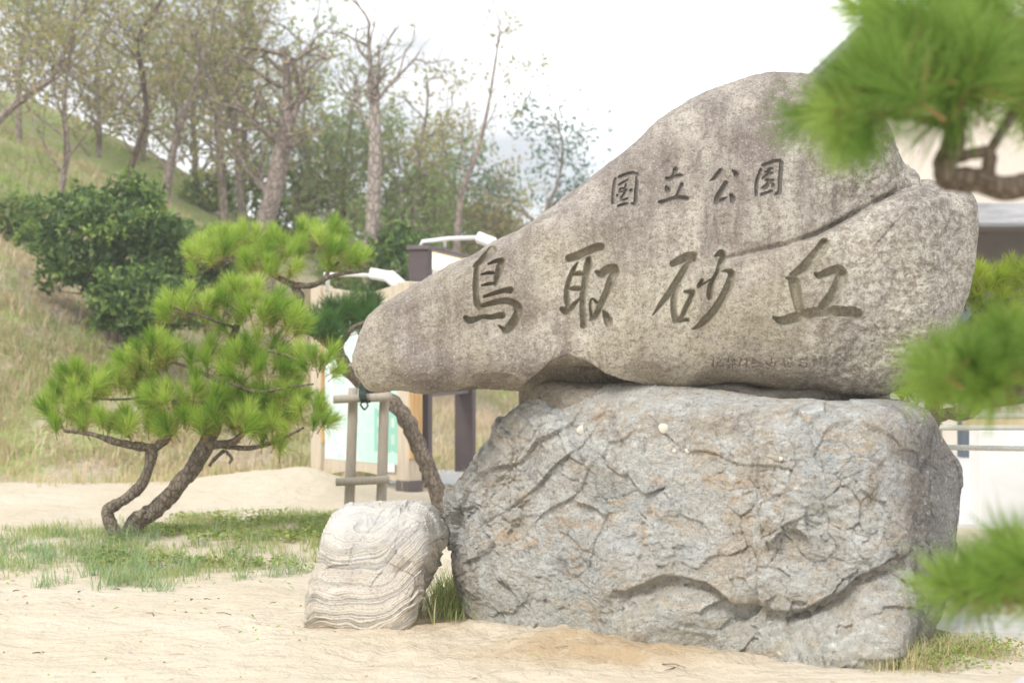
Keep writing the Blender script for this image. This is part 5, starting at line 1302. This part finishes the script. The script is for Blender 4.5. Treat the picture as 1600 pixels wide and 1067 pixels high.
blades("dry_grass", "dry straw coloured grass covering the bank", 48000, hill_pos, 0.20, 0.016, 'drygrass', 412, 1.0, lambda b: 0.6 * perlin(b * np.array((0.35, 0.35, 0.35)), 404) + 0.2 - 0.6 * smooth(3.2, 4.6, b[:, 2]) * smooth(-0.35, 0.1, perlin(b * 0.25, 406)), "dry grass")
def foot_pos(g, n):
    x = g.uniform(-10, 1.0, n * 2); y = g.uniform(15.3, 20.5, n * 2); p = np.stack([x, y, 0 * x], -1)
    k = g.random(len(x)) < smooth(15.8, 17.4, y + 1.6 * fbm(p * 0.7, 3, 0.5, 421)) * smooth(-0.25, 0.15, fbm(p * 1.3, 2, 0.5, 422)); k &= ~((x > -1.7) & (y > 16.0)); return on_hill(x[k], y[k])[:n]
blades("meadow_grass", "pale yellow green grass at the foot of the bank", 26000, foot_pos, 0.16, 0.012, 'grass', 413, 0.9, lambda b: 0.42 + 0.3 * perlin(b * 0.6, 405), "grass")
def weed_pos(g, n):
    c = np.array([P(1390, 1030, 7.1), P(1420, 1035, 7.0), P(1450, 1015, 7.3), P(1400, 1050, 6.85), P(1490, 1018, 7.25), P(1530, 1025, 7.2), P(1380, 1045, 6.95), P(1440, 1045, 6.9)]); i = g.integers(len(c), size=n)
    x = c[i, 0] + g.normal(size=n) * 0.09; y = c[i, 1] + g.normal(size=n) * 0.10; return on_sand(x, y)
blades("weeds", "straw and green weeds at the foot of the huge rock's near corner", 2300, weed_pos, 0.13, 0.0035, 'grass', 414, 1.35, lambda b: 0.36 + 0 * b[:, 0], "weeds")
def gap_pos(g, n):
    x = -0.38 + g.normal(size=n) * 0.07; y = 8.6 + g.normal(size=n) * 0.35; return on_sand(x, y)
blades("weeds", "green weeds in the gap between the banded stone and the huge rock", 620, gap_pos, 0.20, 0.006, 'grass', 415, 1.0, None, "weeds")

def cover(name, label, n, pos, size, seed):
    g = np.random.default_rng(seed); b = pos(g, n); n = len(b); b = b + np.array((0, 0, 0.012)) + np.c_[np.zeros((n, 2)), g.random(n) * 0.05]
    az = g.random(n) * 2 * np.pi; a = np.stack([np.cos(az), np.sin(az), g.normal(size=n) * 0.3], -1); c = np.stack([-np.sin(az), np.cos(az), g.normal(size=n) * 0.3], -1); s = size * (0.5 + g.random((n, 1)))
    v = np.stack([b - a * s, b + c * s * 0.7 + [0, 0, 0.006], b + a * s, b - c * s * 0.7 + [0, 0, 0.006]], 1).reshape(-1, 3)
    mb = MB(); mb.add(v, np.arange(4 * n).reshape(n, 4)); o = mb.build(name, MAT['cover'], None, (0, 0, 0), False, np.repeat(g.random(n), 4)); tag(o, label, "ground cover", None, 'stuff')
def cov_pos(g, n):
    x = g.uniform(-3.2, -1.2, n * 3); y = g.uniform(10.2, 13.6, n * 3); p = np.stack([x, y, 0 * x], -1); k = g.random(len(x)) < smooth(0.0, 0.25, fbm(p * 1.6, 3, 0.6, 430) + 0.1); return on_sand(x[k], y[k])[:n]
cover("ground_cover", "creeping green leaves spread in the grass right of the pine", 3200, cov_pos, 0.022, 431)
cover("ground_cover", "small green leaves creeping over sand beside the huge rock", 900, lambda g, n: weed_pos(g, n) + np.c_[np.full(n, 0.08) + np.abs(g.normal(size=n)) * 0.12, np.full(n, 0.05) + g.normal(size=n) * 0.05, np.zeros(n)], 0.011, 432)
def litter_pos(g, n):
    x = np.concatenate([g.uniform(-3.6, -0.9, n // 2), g.uniform(-3.4, 2.2, n - n // 2)]); y = g.uniform(6.6, 9.8, n); return on_sand(x, y)
cover("leaf_litter", "tiny leaves and sprouts strewn on the open sand", 120, litter_pos, 0.013, 433)

def twigs(name, label, n, pos, L, r, m, seed):
    g = np.random.default_rng(seed); b = pos(g, n); mb = MB()
    for q in b:
        a = g.random() * 6.28; d = np.array((math.cos(a), math.sin(a), 0.05 * g.normal())); l = L * (0.4 + g.random()); k = g.normal(size=3) * l * 0.12; k[2] = abs(k[2]) * 0.3
        mb.tube([q + (0, 0, r * 0.6), q + d * l * 0.5 + k + (0, 0, r), q + d * l + (0, 0, r * 0.6)], [r, r * 0.9, r * 0.5], 4)
    tag(mb.build(name, m, None, (0, 0, 0)), label, "debris", None, 'stuff')
twigs("fallen_needles", "brown fallen pine needles and twigs strewn on the sand", 150, lambda g, n: on_sand(g.uniform(-3.6, 2.6, n), 6.5 + 5 * g.random(n) ** 1.5), 0.07, 0.0018, MAT['tan'], 440)
twigs("dry_twigs", "short dark twigs lying on the sand", 40, lambda g, n: on_sand(g.uniform(-3.6, 1.5, n), g.uniform(6.6, 10.5, n)), 0.09, 0.003, MAT['bark_dark'], 441)

# ------------------------------------------------------------------ haze volume added to pale the far trees
def haze():
    m = bpy.data.materials.new("air"); m.use_nodes = True; nt = m.node_tree; nt.nodes.clear()
    o = nt.nodes.new("ShaderNodeOutputMaterial"); v = nt.nodes.new("ShaderNodeVolumePrincipled")
    v.inputs["Color"].default_value = (0.95, 0.96, 0.98, 1); v.inputs["Density"].default_value = 0.003; v.inputs["Anisotropy"].default_value = 0.2
    nt.links.new(v.outputs[0], o.inputs["Volume"])
    mb = MB(); mb.obox((0, 170, 10.0), [np.array((310, 0, 0)), np.array((0, 240, 0)), np.array((0, 0, 13.0))])
    h = mb.build("haze", m, None, (0, 170, -3.0), False); h["kind"] = 'stuff'; h["label"] = "thin pale haze added over the scene to lighten the distant trees"
haze()
scene.cycles.volume_max_steps = 64
